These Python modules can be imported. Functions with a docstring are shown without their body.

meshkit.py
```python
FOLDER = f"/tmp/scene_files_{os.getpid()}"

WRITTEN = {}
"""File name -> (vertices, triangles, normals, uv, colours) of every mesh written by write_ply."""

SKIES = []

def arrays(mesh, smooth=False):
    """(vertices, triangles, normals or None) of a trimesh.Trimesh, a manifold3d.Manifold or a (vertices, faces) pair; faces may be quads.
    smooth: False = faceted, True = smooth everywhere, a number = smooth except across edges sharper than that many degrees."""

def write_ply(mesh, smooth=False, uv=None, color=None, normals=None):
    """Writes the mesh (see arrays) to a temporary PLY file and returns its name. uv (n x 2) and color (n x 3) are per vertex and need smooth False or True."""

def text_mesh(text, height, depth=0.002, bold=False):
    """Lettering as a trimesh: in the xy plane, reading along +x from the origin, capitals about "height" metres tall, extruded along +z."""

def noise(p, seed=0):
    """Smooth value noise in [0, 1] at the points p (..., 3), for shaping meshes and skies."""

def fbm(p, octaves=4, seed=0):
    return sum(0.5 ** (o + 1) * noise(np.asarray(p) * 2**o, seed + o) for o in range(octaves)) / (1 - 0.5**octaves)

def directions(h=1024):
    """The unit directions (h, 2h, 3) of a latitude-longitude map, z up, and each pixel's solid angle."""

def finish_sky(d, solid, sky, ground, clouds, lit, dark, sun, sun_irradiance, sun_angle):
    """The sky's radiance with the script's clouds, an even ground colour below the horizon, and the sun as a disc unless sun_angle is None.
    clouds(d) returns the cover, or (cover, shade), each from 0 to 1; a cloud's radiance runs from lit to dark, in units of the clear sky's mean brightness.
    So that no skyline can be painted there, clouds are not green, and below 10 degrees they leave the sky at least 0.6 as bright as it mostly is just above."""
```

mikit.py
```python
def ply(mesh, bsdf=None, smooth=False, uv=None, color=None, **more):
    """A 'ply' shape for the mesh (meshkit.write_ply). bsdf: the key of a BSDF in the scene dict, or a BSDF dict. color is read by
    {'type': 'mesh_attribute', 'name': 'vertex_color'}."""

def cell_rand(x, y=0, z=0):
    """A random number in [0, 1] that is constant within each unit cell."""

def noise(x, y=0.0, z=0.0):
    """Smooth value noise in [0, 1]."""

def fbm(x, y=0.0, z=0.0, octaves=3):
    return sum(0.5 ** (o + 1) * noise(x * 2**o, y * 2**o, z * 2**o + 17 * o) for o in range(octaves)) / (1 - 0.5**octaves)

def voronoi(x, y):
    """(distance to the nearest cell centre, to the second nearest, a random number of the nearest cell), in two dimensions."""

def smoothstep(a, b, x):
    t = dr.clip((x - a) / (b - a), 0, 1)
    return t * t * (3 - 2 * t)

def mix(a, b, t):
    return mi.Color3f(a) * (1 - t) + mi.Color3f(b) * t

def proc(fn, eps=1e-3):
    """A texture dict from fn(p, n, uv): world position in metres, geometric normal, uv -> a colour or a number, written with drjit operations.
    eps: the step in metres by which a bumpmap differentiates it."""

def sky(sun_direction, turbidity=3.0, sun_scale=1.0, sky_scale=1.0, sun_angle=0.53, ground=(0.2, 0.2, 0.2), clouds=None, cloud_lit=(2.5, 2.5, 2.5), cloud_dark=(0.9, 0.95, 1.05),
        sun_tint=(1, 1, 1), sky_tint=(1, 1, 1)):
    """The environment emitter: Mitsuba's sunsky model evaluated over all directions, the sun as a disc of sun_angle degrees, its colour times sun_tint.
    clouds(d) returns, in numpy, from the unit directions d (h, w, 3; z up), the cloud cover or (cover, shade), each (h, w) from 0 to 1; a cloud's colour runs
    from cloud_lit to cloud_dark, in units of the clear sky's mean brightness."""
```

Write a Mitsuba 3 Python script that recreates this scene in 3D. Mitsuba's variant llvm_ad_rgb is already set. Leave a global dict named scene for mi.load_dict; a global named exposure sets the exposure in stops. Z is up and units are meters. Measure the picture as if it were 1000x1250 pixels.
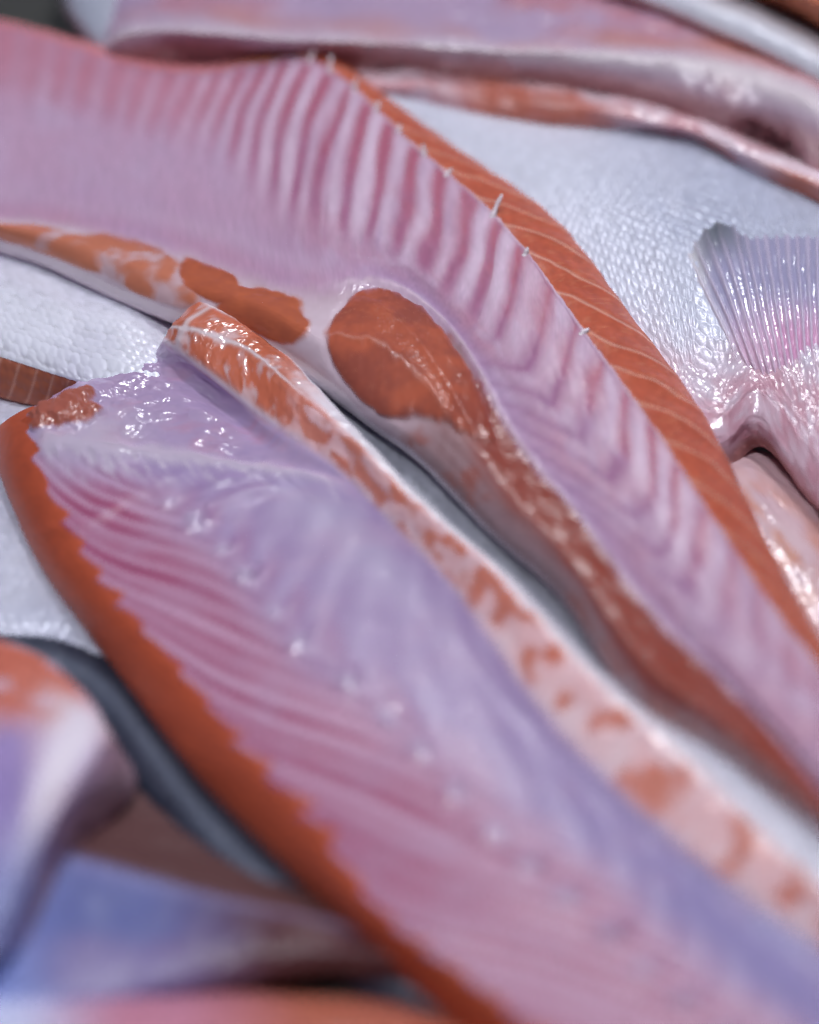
import numpy as np, mitsuba as mi, mikit, meshkit
from scipy.interpolate import CubicSpline, PchipInterpolator
T = mi.ScalarTransform4f
scene, labels = {}, {}

# ------------------------------------------------------------------ camera, light, exposure
PITCH, H = np.radians(42.0), 0.48
CAM = np.array([0, -H / np.tan(PITCH), H])
FWD = np.array([0, np.cos(PITCH), -np.sin(PITCH)])
scene['camera'] = {'type': 'thinlens', 'fov': 24.0, 'fov_axis': 'x', 'aperture_radius': 0.0145, 'focus_distance': 0.735,
                   'near_clip': 0.05, 'far_clip': 30.0,
                   'to_world': T().look_at(origin=CAM.tolist(), target=(CAM + FWD).tolist(), up=[0, 0, 1])}
exposure = -0.15
scene['hall_light'] = {'type': 'constant', 'radiance': {'type': 'rgb', 'value': [0.060, 0.068, 0.105]}}


def lamp(key, x, y, z, wx, wy, rad, tilt, label):
    m = T().translate([x, y, z]).rotate([1, 0, 0], 180 + tilt)
    scene[key] = {'type': 'rectangle', 'to_world': m.scale([wx / 2, wy / 2, 1]), 'emitter': {'type': 'area', 'radiance': {'type': 'rgb', 'value': rad}}}
    labels[key] = {'label': label, 'category': 'lamp'}


lamp('ceiling_lamp', 0.40, 0.35, 1.85, 0.30, 0.15, [112, 114, 121], 0, 'cool white ceiling lamp above the heap of fish')
lamp('ceiling_lamp_001', -0.25, -0.50, 1.90, 0.30, 0.15, [135, 138, 148], 0, 'cool white ceiling lamp above the near side of the heap')
lamp('ceiling_lamp_002', 0.30, 1.35, 1.40, 0.22, 0.10, [85, 87, 92], -42, 'small bright lamp added far behind the heap of fish for glints')  # unseen back lamp, added for glints on the wet surfaces


# ------------------------------------------------------------------ materials
def principled(**k):
    return {'type': 'principled', 'base_color': {'type': 'mesh_attribute', 'name': 'vertex_color'}, **k}


def bumped(b, fn, scale, eps):
    return {'type': 'twosided', 'bsdf': {'type': 'bumpmap', 'height': mikit.proc(fn, eps), 'scale': scale, 'bsdf': b}}


def wet_bump(p, n, uv):
    return mikit.fbm(p.x * 420, p.y * 420, p.z * 420, 3)


def flesh_bump(p, n, uv):
    return mikit.fbm(p.x * 900, p.y * 900, p.z * 900, 2)


scene['membrane_mat'] = bumped(principled(roughness=0.36, specular=0.45, clearcoat=0.35, clearcoat_gloss=0.94), wet_bump, 0.00013, 3e-4)
scene['flesh_mat'] = bumped(principled(roughness=0.38, specular=0.42), flesh_bump, 0.00016, 2e-4)
scene['gloss_mat'] = bumped(principled(roughness=0.15, specular=0.65, clearcoat=1.0, clearcoat_gloss=0.97), wet_bump, 0.0003, 3e-4)
scene['muscle_mat'] = bumped(principled(roughness=0.2, specular=0.55, clearcoat=0.6, clearcoat_gloss=0.95), flesh_bump, 0.00020, 2e-4)
scene['skin_mat'] = bumped(principled(roughness=0.30, specular=0.7, metallic=0.12), flesh_bump, 0.00010, 2e-4)
scene['bone_mat'] = {'type': 'twosided', 'bsdf': {'type': 'principled', 'base_color': {'type': 'rgb', 'value': [.70, .62, .66]}, 'roughness': 0.3, 'specular': 0.5}}
scene['tray_mat'] = {'type': 'twosided', 'bsdf': {'type': 'principled', 'base_color': {'type': 'rgb', 'value': [.05, .05, .045]}, 'roughness': 0.4}}

# ------------------------------------------------------------------ control nets: rows along each fillet, columns across it, millimetres
NETS = {
 'rib_fillet': [[[-245.0,353.1,14.0],[-238.3,337.8,27.4],[-232.2,314.3,37.4],[-222.0,259.2,37.4],[-210.7,197.5,36.0],[-202.1,149.2,33.8],[-200.0,139.7,35.3],[-201.5,142.3,29.5],[-202.6,143.7,24.5],[-203.4,159.2,11.5],[-201.6,171.4,8.0]],[[-184.5,333.7,14.0],[-178.7,317.2,28.1],[-173.2,292.9,38.5],[-167.5,242.5,38.5],[-161.2,189.2,37.0],[-156.5,142.9,34.8],[-153.8,130.4,36.3],[-154.8,127.2,30.3],[-155.5,127.1,25.2],[-155.3,142.8,11.8],[-153.0,155.1,8.0]],[[-135.0,307.5,14.0],[-129.7,287.3,30.4],[-125.6,259.3,41.6],[-124.6,215.6,41.6],[-123.4,171.2,40.0],[-120.5,128.4,37.6],[-118.1,108.5,39.2],[-119.5,100.6,32.8],[-121.8,101.1,27.2],[-121.2,117.8,12.8],[-118.7,131.0,8.0]],[[-92.8,302.7,14.0],[-88.2,278.5,32.7],[-85.3,249.1,44.7],[-89.8,203.4,44.7],[-90.4,153.7,43.0],[-85.2,108.4,40.4],[-84.7,84.6,42.1],[-87.9,77.8,35.3],[-90.0,78.5,29.2],[-88.8,96.2,13.8],[-86.1,110.1,8.0]],[[-53.0,318.8,14.0],[-49.4,287.8,36.1],[-51.9,252.6,49.4],[-58.2,195.5,49.4],[-58.4,134.4,47.5],[-54.2,83.8,44.7],[-56.2,65.0,46.5],[-59.4,59.5,38.9],[-62.9,59.6,32.3],[-61.2,79.0,15.2],[-58.2,94.5,8.0]],[[-17.1,277.8,14.0],[-14.9,244.8,38.0],[-25.2,223.0,52.0],[-32.5,164.7,52.0],[-34.3,112.7,50.0],[-30.0,76.6,47.0],[-29.8,41.0,49.0],[-30.9,30.0,41.0],[-32.9,30.6,34.0],[-30.4,50.3,16.0],[-26.9,66.1,8.0]],[[24.4,218.3,14.0],[24.7,187.5,38.0],[3.4,171.2,52.0],[-1.7,127.4,52.0],[-6.4,95.5,50.0],[-7.9,78.8,47.0],[-10.6,33.5,49.0],[-13.3,8.9,41.0],[-14.9,10.4,34.0],[-11.8,29.4,16.0],[-7.9,44.6,8.0]],[[62.2,166.8,14.0],[60.8,138.0,38.0],[36.0,116.7,52.0],[31.4,76.1,52.0],[24.5,49.8,50.0],[18.3,43.6,47.0],[11.7,4.6,49.0],[7.8,-15.8,41.0],[5.8,-13.8,34.0],[9.7,4.3,16.0],[13.9,18.8,8.0]],[[86.4,103.1,14.0],[83.7,76.8,38.0],[61.3,52.2,52.0],[56.3,19.8,52.0],[47.8,-3.6,50.0],[36.0,-11.3,47.0],[31.5,-39.9,49.0],[29.4,-50.9,41.0],[28.0,-49.1,34.0],[32.5,-32.1,16.0],[37.1,-18.6,8.0]],[[106.8,47.2,14.0],[103.1,23.1,38.0],[81.1,-1.5,52.0],[75.7,-30.5,52.0],[66.2,-47.3,50.0],[54.4,-49.3,47.0],[51.4,-74.4,49.0],[50.8,-82.7,41.0],[49.9,-80.9,34.0],[55.1,-65.0,16.0],[60.1,-52.5,8.0]],[[119.1,-5.3,14.0],[114.8,-27.3,38.0],[96.3,-47.5,52.0],[90.5,-75.7,52.0],[81.2,-90.8,50.0],[74.5,-95.2,47.0],[69.9,-117.1,49.0],[67.7,-122.7,41.0],[66.7,-122.2,34.0],[72.5,-107.7,16.0],[77.6,-96.4,8.0]],[[131.0,-62.6,14.0],[126.4,-81.1,36.9],[111.3,-91.2,50.4],[106.8,-114.9,50.4],[100.2,-128.7,48.5],[95.6,-127.7,45.6],[89.2,-142.3,47.5],[87.4,-143.3,39.8],[86.4,-142.6,33.0],[92.7,-129.4,15.5],[98.1,-119.0,8.0]],[[144.0,-109.9,14.0],[139.1,-125.5,35.7],[125.7,-125.7,48.9],[122.2,-147.5,48.9],[116.9,-160.2,47.0],[114.0,-157.8,44.2],[109.9,-167.2,46.1],[108.7,-165.9,38.5],[108.6,-163.9,32.0],[115.5,-151.9,15.0],[121.1,-142.5,8.0]],[[156.1,-150.7,14.0],[151.0,-163.6,34.2],[141.4,-164.8,46.8],[138.0,-183.0,46.8],[134.3,-191.9,45.0],[132.5,-191.2,42.3],[129.2,-195.5,44.1],[128.7,-191.4,36.9],[129.0,-188.6,30.6],[136.3,-178.0,14.4],[142.0,-169.7,8.0]]],
 'belly_fillet': [[[-153.2,30.1,2.0],[-156.3,28.6,9.0],[-143.9,45.9,9.0],[-129.6,58.6,9.0],[-114.6,67.9,9.0],[-100.1,78.5,9.0],[-91.1,73.2,18.0],[-87.0,93.7,18.0],[-78.7,106.0,18.0],[-76.8,98.2,18.0],[-79.2,103.9,8.0]],[[-155.2,31.1,2.0],[-157.7,27.2,11.0],[-140.0,23.5,28.0],[-125.8,33.2,30.0],[-112.0,44.7,28.0],[-98.5,57.5,26.0],[-90.1,54.5,33.0],[-84.4,62.2,42.0],[-76.9,76.7,40.0],[-77.8,91.1,24.0],[-81.3,105.1,8.0]],[[-147.4,6.5,2.0],[-148.9,-0.7,14.0],[-133.9,-5.8,31.0],[-113.0,5.6,33.0],[-94.0,22.2,31.0],[-76.6,30.5,29.0],[-65.1,29.3,30.0],[-62.0,50.7,39.0],[-53.1,56.4,37.0],[-54.8,65.3,24.0],[-58.8,76.6,8.0]],[[-136.6,-19.6,2.0],[-138.1,-26.5,14.0],[-120.1,-36.6,31.0],[-98.2,-21.5,33.0],[-76.5,-5.8,31.0],[-56.4,1.1,29.0],[-44.8,6.8,30.0],[-39.0,19.5,39.0],[-31.4,23.4,37.0],[-31.3,29.4,26.0],[-34.2,43.1,8.0]],[[-123.0,-45.1,2.0],[-124.7,-51.7,14.0],[-105.5,-63.3,31.0],[-81.8,-43.0,33.0],[-60.5,-25.8,31.0],[-40.8,-17.0,29.0],[-24.8,-13.7,30.0],[-19.8,-6.2,39.0],[-13.1,-7.5,37.0],[-11.0,-0.9,26.0],[-13.8,11.7,8.0]],[[-105.3,-72.5,2.0],[-107.1,-78.7,14.0],[-89.2,-87.4,31.0],[-63.1,-67.4,33.0],[-42.1,-49.1,31.0],[-22.8,-38.6,29.0],[-6.8,-40.5,30.0],[-0.8,-34.9,39.0],[6.5,-36.9,37.0],[9.2,-30.2,26.0],[7.4,-17.8,8.0]],[[-85.3,-103.3,2.0],[-87.4,-109.1,14.0],[-66.8,-118.3,31.0],[-45.0,-97.9,33.0],[-21.7,-77.1,31.0],[-2.8,-67.2,29.0],[12.3,-70.2,30.0],[20.6,-62.6,39.0],[27.4,-65.6,37.0],[31.3,-57.7,26.0],[32.3,-46.3,8.0]],[[-61.6,-137.5,2.0],[-64.0,-142.9,14.0],[-47.0,-146.5,31.0],[-20.5,-126.4,33.0],[0.0,-107.0,31.0],[15.9,-97.8,29.0],[28.0,-103.1,30.0],[39.6,-93.5,39.0],[46.3,-94.5,37.0],[51.8,-87.4,26.0],[54.3,-75.9,8.0]],[[-39.4,-164.1,2.0],[-42.1,-169.1,14.0],[-27.3,-171.8,31.0],[2.5,-154.6,33.0],[22.7,-138.2,31.0],[35.8,-129.7,29.0],[43.7,-133.3,30.0],[57.9,-123.3,39.0],[63.8,-123.9,37.0],[70.8,-123.0,30.0],[74.9,-110.9,8.0]],[[-18.1,-188.5,2.0],[-21.1,-193.1,14.0],[-10.5,-199.8,31.0],[21.4,-183.9,33.0],[43.8,-167.2,31.0],[54.3,-157.7,29.0],[61.0,-159.4,30.0],[77.0,-148.5,39.0],[84.2,-148.4,37.0],[98.5,-139.0,30.0],[106.4,-126.6,8.0]],[[1.4,-208.6,2.0],[-1.9,-212.9,14.0],[7.9,-218.7,31.0],[39.3,-204.1,33.0],[63.9,-188.3,31.0],[74.3,-180.8,29.0],[79.4,-181.6,30.0],[93.9,-172.2,39.0],[100.3,-172.7,37.0],[119.0,-161.7,30.0],[127.4,-151.7,8.0]],[[20.0,-228.2,2.0],[16.4,-232.2,14.0],[27.7,-236.3,31.0],[58.3,-225.9,33.0],[82.6,-211.0,31.0],[90.8,-202.6,29.0],[96.0,-200.5,30.0],[108.8,-193.0,39.0],[114.8,-193.5,37.0],[135.1,-181.6,30.0],[144.3,-170.6,8.0]],[[39.3,-248.4,2.0],[35.4,-252.1,14.0],[47.4,-255.1,31.0],[78.4,-246.5,33.0],[100.2,-232.5,31.0],[109.7,-223.2,29.0],[113.9,-217.2,30.0],[124.7,-212.7,39.0],[130.0,-212.6,37.0],[148.9,-201.9,30.0],[157.4,-191.6,8.0]],[[60.0,-270.3,2.0],[55.8,-273.6,14.0],[66.9,-275.2,31.0],[97.3,-265.9,33.0],[119.0,-252.6,31.0],[127.4,-243.9,29.0],[131.3,-239.5,30.0],[140.8,-234.0,39.0],[145.6,-233.9,37.0],[162.5,-223.9,30.0],[171.5,-214.3,8.0]]],
 'gap_skin': [[[-27.3,123.9,8.0],[-37.6,90.5,22.0],[-49.4,67.6,27.0],[-61.7,57.2,23.0],[-77.6,63.4,6.0]],[[0.0,76.6,8.0],[-11.0,45.8,22.0],[-22.9,24.7,27.0],[-34.9,15.2,23.0],[-49.6,21.1,6.0]],[[25.2,40.6,8.0],[13.6,11.7,22.0],[1.5,-8.0,27.0],[-10.3,-16.8,23.0],[-24.0,-11.1,6.0]],[[48.8,7.1,8.0],[36.5,-20.1,22.0],[24.2,-38.5,27.0],[12.8,-46.7,23.0],[0.0,-41.4,6.0]],[[70.1,-32.9,8.0],[57.5,-58.0,22.0],[45.1,-75.0,27.0],[34.0,-82.5,23.0],[22.3,-77.5,6.0]],[[89.8,-69.7,8.0],[76.8,-92.9,22.0],[64.4,-108.6,27.0],[53.7,-115.6,23.0],[42.9,-110.9,6.0]],[[106.6,-92.6,8.0],[93.2,-114.7,22.0],[80.7,-129.6,27.0],[70.2,-136.2,23.0],[60.2,-131.8,6.0]],[[123.4,-109.1,8.0],[109.5,-130.3,22.0],[96.9,-144.7,27.0],[86.5,-151.1,23.0],[77.1,-146.8,6.0]],[[143.0,-119.7,8.0],[128.4,-140.4,22.0],[115.6,-154.4,27.0],[105.3,-160.6,23.0],[96.4,-156.5,6.0]]],
 'left_skin': [[[-218.1,208.2,4.0],[-208.5,168.6,17.0],[-198.4,122.4,26.0],[-192.9,94.0,27.0],[-191.2,81.0,23.0],[-192.6,72.7,9.0],[-196.5,87.1,2.0]],[[-193.7,194.9,4.0],[-185.2,156.1,17.0],[-176.3,110.8,26.0],[-171.5,83.0,27.0],[-169.9,70.3,23.0],[-171.6,63.8,9.0],[-175.0,77.9,2.0]],[[-166.2,181.8,4.0],[-159.0,143.8,17.0],[-151.2,98.8,26.0],[-147.1,71.1,27.0],[-145.7,58.3,23.0],[-147.7,54.5,9.0],[-150.6,68.4,2.0]],[[-142.5,165.9,4.0],[-136.3,128.8,17.0],[-130.0,86.5,26.0],[-126.6,60.7,27.0],[-125.6,49.0,23.0],[-128.0,50.4,9.0],[-130.5,64.3,2.0]],[[-120.1,156.6,4.0],[-114.9,120.0,17.0],[-109.7,79.0,26.0],[-106.9,54.1,27.0],[-106.1,43.0,23.0],[-108.8,49.4,9.0],[-110.9,63.2,2.0]],[[-93.6,135.4,0.5],[-89.6,100.1,11.0],[-86.1,67.4,20.0],[-84.4,48.9,21.0],[-84.2,42.0,17.0],[-86.5,49.4,3.0],[-88.2,63.2,0.5]],[[-68.8,126.6,0.5],[-65.8,91.8,3.0],[-63.3,60.6,12.0],[-62.2,43.2,13.0],[-62.0,37.0,9.0],[-63.9,44.4,0.5],[-65.2,58.1,0.5]]],
 'low_skin': [[[-205.7,85.6,1.0],[-198.4,53.1,6.0],[-189.2,9.4,10.0],[-180.1,-36.1,11.0],[-177.1,-62.8,11.0],[-178.5,-68.9,6.0],[-179.8,-66.8,1.0]],[[-179.1,85.6,1.0],[-172.8,53.1,6.0],[-164.7,9.4,10.0],[-156.8,-36.1,11.0],[-154.5,-62.8,11.0],[-155.5,-71.3,6.0],[-156.7,-69.2,1.0]],[[-159.2,85.6,1.0],[-153.6,53.1,6.0],[-146.4,9.4,10.0],[-139.4,-36.1,11.0],[-137.6,-62.8,11.0],[-138.3,-73.6,6.0],[-139.3,-71.5,1.0]],[[-139.3,85.6,1.0],[-134.4,53.1,6.0],[-128.1,9.4,10.0],[-122.0,-36.1,11.0],[-120.7,-62.8,11.0],[-121.2,-75.9,6.0],[-122.1,-73.8,1.0]],[[-119.4,85.6,1.0],[-115.2,53.1,6.0],[-109.8,9.4,10.0],[-104.6,-36.1,11.0],[-103.8,-62.8,11.0],[-103.4,-85.1,6.0],[-104.1,-83.1,1.0]],[[-92.9,85.6,1.0],[-89.6,53.1,6.0],[-85.4,9.4,10.0],[-81.3,-36.1,11.0],[-81.2,-62.8,11.0],[-80.2,-96.4,6.0],[-80.8,-94.4,1.0]]],
 'right_skin': [[[-28.2,320.9,12.0],[-26.6,265.6,33.0],[-25.8,236.6,41.0],[-25.6,221.5,34.0],[-25.7,222.8,27.0],[-23.1,227.6,13.0],[-24.3,245.5,9.0]],[[-4.0,312.7,12.0],[-3.7,250.7,33.0],[-3.6,223.7,41.0],[-3.6,207.6,34.0],[-3.6,208.9,27.0],[-0.7,213.7,13.0],[-1.5,231.3,9.0]],[[23.6,292.9,12.0],[22.2,237.5,33.0],[21.4,202.8,41.0],[20.9,167.9,34.0],[21.0,166.0,27.0],[24.2,170.8,13.0],[23.9,187.2,9.0]],[[62.5,281.3,12.0],[58.6,224.6,33.0],[55.5,169.6,41.0],[52.7,107.4,34.0],[52.6,100.3,27.0],[56.2,105.0,13.0],[56.5,119.6,9.0]],[[100.9,273.7,12.0],[94.8,218.3,33.0],[87.9,141.3,41.0],[81.6,58.4,34.0],[81.6,52.1,27.0],[85.5,56.6,13.0],[86.3,70.0,9.0]],[[135.0,266.2,12.0],[127.0,213.4,33.0],[115.3,114.5,41.0],[105.7,20.9,34.0],[105.3,10.9,27.0],[109.6,15.3,13.0],[110.8,27.7,9.0]],[[151.4,258.8,12.0],[142.0,202.4,33.0],[129.1,105.8,41.0],[118.9,18.5,34.0],[118.7,10.0,27.0],[123.2,14.4,13.0],[124.6,26.7,9.0]],[[161.9,251.4,12.0],[151.4,191.7,33.0],[137.7,97.3,41.0],[129.3,28.2,34.0],[128.7,17.5,27.0],[133.4,21.9,13.0],[135.0,34.5,9.0]],[[175.0,237.0,12.0],[163.7,178.5,33.0],[149.0,86.2,41.0],[138.6,9.0,34.0],[137.7,-3.9,27.0],[142.6,0.4,13.0],[144.3,12.4,9.0]],[[188.0,212.6,12.0],[176.5,159.9,33.0],[160.4,67.3,41.0],[147.6,-18.3,34.0],[147.0,-28.7,27.0],[152.0,-24.5,13.0],[153.9,-13.1,9.0]],[[208.4,182.6,12.0],[195.4,131.0,33.0],[177.2,39.0,41.0],[162.4,-48.2,34.0],[161.2,-61.1,27.0],[166.5,-57.2,13.0],[168.6,-46.5,9.0]],[[231.8,157.3,12.0],[216.6,103.1,33.0],[196.6,14.6,41.0],[179.0,-76.3,34.0],[177.0,-92.1,27.0],[182.6,-88.4,13.0],[184.9,-78.5,9.0]]],
 'fin': [[[129.1,39.1,30.0],[121.9,44.9,34.5],[117.2,59.5,37.5],[112.9,77.6,38.6],[108.8,98.7,39.2]],[[131.1,36.2,30.0],[124.8,46.0,37.0],[120.9,64.7,40.0],[116.7,86.4,41.1],[112.8,111.2,41.2]],[[133.2,33.2,30.0],[127.7,46.5,38.7],[124.6,68.9,41.7],[121.5,94.1,42.800000000000004],[118.7,122.9,42.56]],[[135.7,31.2,30.0],[131.2,46.5,39.5],[129.3,71.1,42.5],[128.1,97.5,43.6],[127.2,127.7,43.2]],[[138.6,30.2,30.0],[135.0,46.0,39.5],[134.0,71.1,42.5],[134.2,93.6,43.6],[134.8,119.4,43.2]],[[141.6,29.8,30.0],[138.8,45.5,39.5],[138.7,70.5,42.5],[139.3,92.2,43.6],[140.4,117.1,43.2]],[[144.6,29.3,30.0],[142.6,44.9,39.5],[143.3,70.0,42.5],[144.6,92.2,43.6],[146.4,117.6,43.2]],[[147.7,29.8,30.0],[146.4,44.9,39.5],[148.0,69.5,42.5],[149.9,92.2,43.6],[152.5,118.2,43.2]],[[151.2,30.2,30.0],[150.4,44.9,39.5],[152.6,68.9,42.5],[155.2,91.9,43.6],[158.4,118.2,43.2]],[[154.9,30.7,30.0],[154.6,44.9,39.5],[157.2,68.4,42.5],[160.3,91.1,43.6],[164.2,117.1,43.2]],[[158.7,31.2,30.0],[158.6,44.9,39.5],[161.6,67.9,42.5],[165.5,89.1,43.6],[170.2,113.6,43.2]],[[162.9,31.2,30.0],[163.4,44.4,39.5],[167.0,66.8,42.5],[171.6,87.5,43.6],[177.0,111.2,43.2]]],
 'back_fillet': [[[-39.8,312.7,20.0],[-37.8,265.8,38.0],[-37.0,246.0,44.0],[-36.8,238.9,43.0],[-37.1,242.5,36.0],[-37.9,257.5,24.0]],[[-15.9,314.3,20.0],[-15.1,267.3,38.0],[-14.8,244.5,44.0],[-14.7,236.0,43.0],[-14.8,239.6,36.0],[-15.1,254.5,24.0]],[[12.0,319.2,20.0],[11.4,271.9,38.0],[11.1,250.4,44.0],[11.0,236.0,43.0],[11.1,235.2,36.0],[11.3,250.1,24.0]],[[36.0,317.6,20.0],[34.2,270.3,38.0],[33.4,250.4,44.0],[33.0,233.1,43.0],[33.0,226.6,36.0],[33.7,241.3,24.0]],[[59.7,312.7,20.0],[56.7,265.8,38.0],[55.5,246.0,44.0],[54.6,225.9,43.0],[54.7,221.7,36.0],[55.9,236.3,24.0]],[[83.0,303.1,20.0],[78.8,256.7,38.0],[77.1,237.2,44.0],[76.0,218.9,43.0],[76.3,217.5,36.0],[78.0,232.0,24.0]],[[109.2,287.3,20.0],[103.8,241.9,38.0],[101.5,221.4,44.0],[100.5,209.1,43.0],[101.4,213.3,36.0],[103.6,227.8,24.0]],[[134.1,265.9,20.0],[127.5,221.8,38.0],[124.8,203.2,44.0],[124.4,198.1,43.0],[125.6,202.9,36.0],[128.4,217.3,24.0]],[[154.3,243.8,20.0],[146.6,201.0,38.0],[143.8,184.3,44.0],[143.3,179.4,43.0],[144.3,181.5,36.0],[147.6,195.5,24.0]],[[170.8,228.1,20.0],[162.4,186.2,38.0],[159.4,171.2,44.0],[158.6,165.1,43.0],[159.7,166.0,36.0],[163.2,179.7,24.0]],[[190.5,212.1,20.0],[181.1,171.2,38.0],[177.9,157.2,44.0],[176.6,148.7,43.0],[177.7,149.0,36.0],[181.7,162.4,24.0]],[[215.3,188.5,20.0],[204.7,149.0,38.0],[200.6,132.5,44.0],[199.4,125.6,43.0],[201.0,127.8,36.0],[205.6,140.8,24.0]]],
 'top_fillet': [[[-164.4,415.2,8.0],[-152.1,340.2,16.0],[-148.1,310.2,18.0],[-143.8,280.5,20.0],[-146.6,292.5,16.0],[-149.5,305.6,12.0],[-154.2,340.0,8.0]],[[-150.7,415.2,17.0],[-139.4,340.2,42.5],[-134.8,302.7,45.9],[-130.6,269.5,51.0],[-131.9,270.4,40.8],[-133.6,275.5,30.599999999999998],[-137.7,308.7,13.6]],[[-108.0,420.0,20.0],[-99.9,344.6,50.0],[-95.5,292.2,54.0],[-92.2,255.7,60.0],[-93.6,262.7,48.0],[-94.8,267.8,36.0],[-97.3,300.7,16.0]],[[-65.0,424.8,20.0],[-60.1,349.0,50.0],[-56.9,284.2,54.0],[-55.0,249.6,60.0],[-55.9,258.2,48.0],[-56.6,261.8,36.0],[-57.4,294.4,16.0]],[[-21.7,429.6,20.0],[-20.1,353.4,50.0],[-18.9,281.0,54.0],[-18.3,246.6,60.0],[-18.6,253.7,48.0],[-18.8,255.8,36.0],[-18.0,288.2,16.0]],[[21.7,429.6,20.0],[20.1,353.4,50.0],[18.9,277.8,54.0],[18.2,242.1,60.0],[18.5,246.2,48.0],[18.7,251.3,36.0],[21.1,283.5,16.0]],[[65.2,429.6,20.0],[60.4,353.4,50.0],[56.4,273.1,54.0],[54.4,237.7,60.0],[54.9,237.4,48.0],[55.8,245.4,36.0],[59.8,277.4,16.0]],[[108.7,429.6,20.0],[100.6,353.4,50.0],[93.6,268.5,54.0],[90.5,234.7,60.0],[90.9,229.4,48.0],[92.1,233.8,36.0],[97.6,265.3,16.0]],[[142.0,415.2,20.0],[131.4,340.2,50.0],[123.2,265.4,54.0],[119.0,230.4,60.0],[118.8,217.3,48.0],[119.9,216.8,36.0],[126.5,247.6,16.0]],[[164.4,387.4,20.0],[152.2,314.7,50.0],[145.1,260.8,54.0],[139.8,223.1,60.0],[138.8,204.7,48.0],[139.9,202.9,36.0],[147.4,233.3,16.0]],[[186.6,365.0,20.0],[172.7,294.3,50.0],[165.9,250.2,54.0],[159.4,210.3,60.0],[158.4,192.4,48.0],[159.2,186.8,36.0],[167.4,216.5,16.0]],[[207.3,339.2,20.0],[191.9,270.6,50.0],[184.9,231.0,54.0],[177.4,189.6,60.0],[177.2,177.8,48.0],[178.4,174.3,36.0],[187.5,203.5,16.0]],[[236.1,298.3,20.0],[218.6,233.1,50.0],[210.6,194.5,54.0],[202.7,158.0,60.0],[203.0,149.0,48.0],[204.5,145.9,36.0],[214.6,173.9,16.0]]],
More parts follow.
